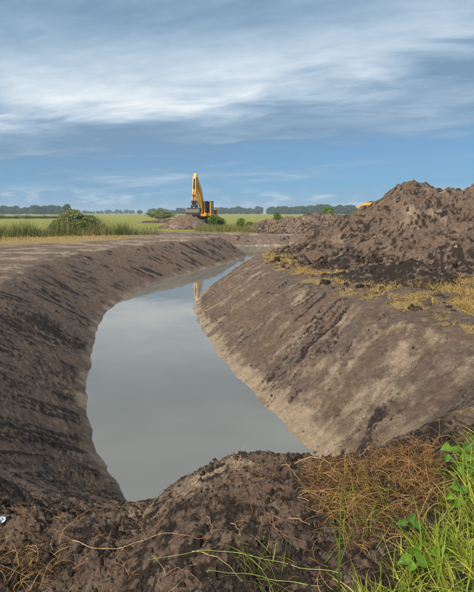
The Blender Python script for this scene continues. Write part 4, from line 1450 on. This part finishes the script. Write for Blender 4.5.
    back = tip - sd * .62
    up = Vector((-sd.z, 0, sd.x))
    if up.x > 0: up = -up
    p = [back, tip, tip + sd * .9, se]
    st_ = beam(MB(), [(q_.x, q_.z) for q_ in p], .20, [.22, .68, .56, .28]).build('stick', M_YEL, t_)
    MB().tube([tip + Vector((0, -.3, 0)), tip + Vector((0, .3, 0))], .10, 12).build('pivot_pin', M_STEEL, st_)
    outw = Vector((sd.z, 0, -sd.x))
    if outw.x < 0: outw = -outw
    # stick cylinder on top of the boom, bucket cylinder on the outside of the stick
    a = mid + Vector((-.25, 0, .52)); b = back
    d = b - a
    cy = MB().tube([a, a + d * .62], .10, 10).build('stick_cylinder', M_BLACK, t_, smooth=True)
    MB().tube([a + d * .6, b], .05, 8).build('rod', M_CHROME, cy, smooth=True)
    a = tip + outw * .42 + sd * .15; b = se - sd * .75 + outw * .36
    d = b - a
    cy = MB().tube([a, a + d * .6], .085, 10).build('bucket_cylinder', M_BLACK, t_, smooth=True)
    MB().tube([a + d * .58, b], .045, 8).build('rod', M_CHROME, cy, smooth=True)
    # linkage and coupler
    MB().tube([b, se - sd * .45 + outw * .05], .055, 6).tube([b + Vector((0, .2, 0)), b - Vector((0, .2, 0))], .06, 8).tube([b, se + outw * .4 + sd * .1], .06, 6).build('linkage', M_STEEL, t_)
    cw = .24
    MB().box(-.30, .30, -cw, cw, -.18, .12, .06).tube([(0, 0, -.42), (0, 0, -.17)], .27, 14).box(-.36, .36, -.3, .3, -.66, -.421, .05).build('coupler', M_BLACK, t_, loc=se)
    # bucket: curved shell with side plates
    bw = bucket_w * .5
    L = bucket_len
    arcp = []
    for k in range(13):
        a = R(125 - 205 * k / 12)
        arcp.append((L * .50 * math.cos(a), -.62 * L + L * .52 * math.sin(a)))
    th_ = .045
    sh = MB()
    N2 = len(arcp)
    cx, cz = 0, -.62 * L
    inn = [(cx + (x - cx) * .92, cz + (z - cz) * .92) for x, z in arcp]
    vs = [(x, -bw, z) for x, z in arcp] + [(x, bw, z) for x, z in arcp] + [(x, -bw, z) for x, z in inn] + [(x, bw, z) for x, z in inn]
    fs = []
    for k in range(N2 - 1):
        fs += [(k, k + 1, N2 + k + 1, N2 + k), (2 * N2 + k, 3 * N2 + k, 3 * N2 + k + 1, 2 * N2 + k + 1), (k, 2 * N2 + k, 2 * N2 + k + 1, k + 1), (N2 + k, N2 + k + 1, 3 * N2 + k + 1, 3 * N2 + k)]
    for k in (0, N2 - 1):
        fs.append((k, N2 + k, 3 * N2 + k, 2 * N2 + k))
    sh.add(vs, fs)
    for y in (-bw, bw):
        s = 1 if y > 0 else -1
        sh.prism([(x * .985, z) for x, z in arcp], y - (.05 if s > 0 else 0.0) - s * .003, y + (0.0 if s > 0 else .05) - s * .003)
    bk = sh.build('bucket', M_STEEL, t_)
    bk.location = se + Vector((.02, 0, -.62))
    bk.rotation_euler = (0, R(bucket_rot), 0)
    e = arcp[-1]
    MB().box(e[0] - .05, e[0] + .09, -bw - .01, bw + .01, e[1] - .05, e[1] + .0).build('cutting_edge', M_STEEL, bk)
    for y in (-.26, .26):
        MB().box(-.22, .22, y - .03, y + .03, -.16 * L, .06).build('ear', M_STEEL, bk)
    return t_


dx_, dy_ = -.85, -4.0
digger('yellow tracked excavator on the skyline with its boom raised and bucket lowered', (-4.5, 64.6, .12), math.atan2(dy_, dx_),
       [(.35, 1.75), (1.15, 3.1), (1.9, 4.3), (2.75, 5.2), (3.55, 5.85)], (4.25, 3.0), 0)
digger('distant yellow excavator showing only its bent boom over the heap', (28.4, 95, -.1), math.pi,
       [(.35, 1.75), (1.2, 2.85), (2.0, 3.6), (3.3, 3.6), (4.3, 2.8)], (4.4, 1.1), 0, 1.3, 1.1, .68)

# ------------------------------------------------------------------ haze
hz = bpy.data.materials.new('haze_air')
hz.use_nodes = True
ht = NT(hz.node_tree)
ho = ht.n('ShaderNodeOutputMaterial')
hv = ht.n('ShaderNodeVolumePrincipled')
hv.inputs['Color'].default_value = (.70, .86, 1.0, 1)
hv.inputs['Density'].default_value = .00042
hv.inputs['Anisotropy'].default_value = .1
ht.t.links.new(hv.outputs[0], ho.inputs['Volume'])
MB().box(-2750, 2750, -2750, 2750, -4, 24).build('haze', hz, kind='stuff', label='thin blue-grey haze over the far fields', cat='haze')
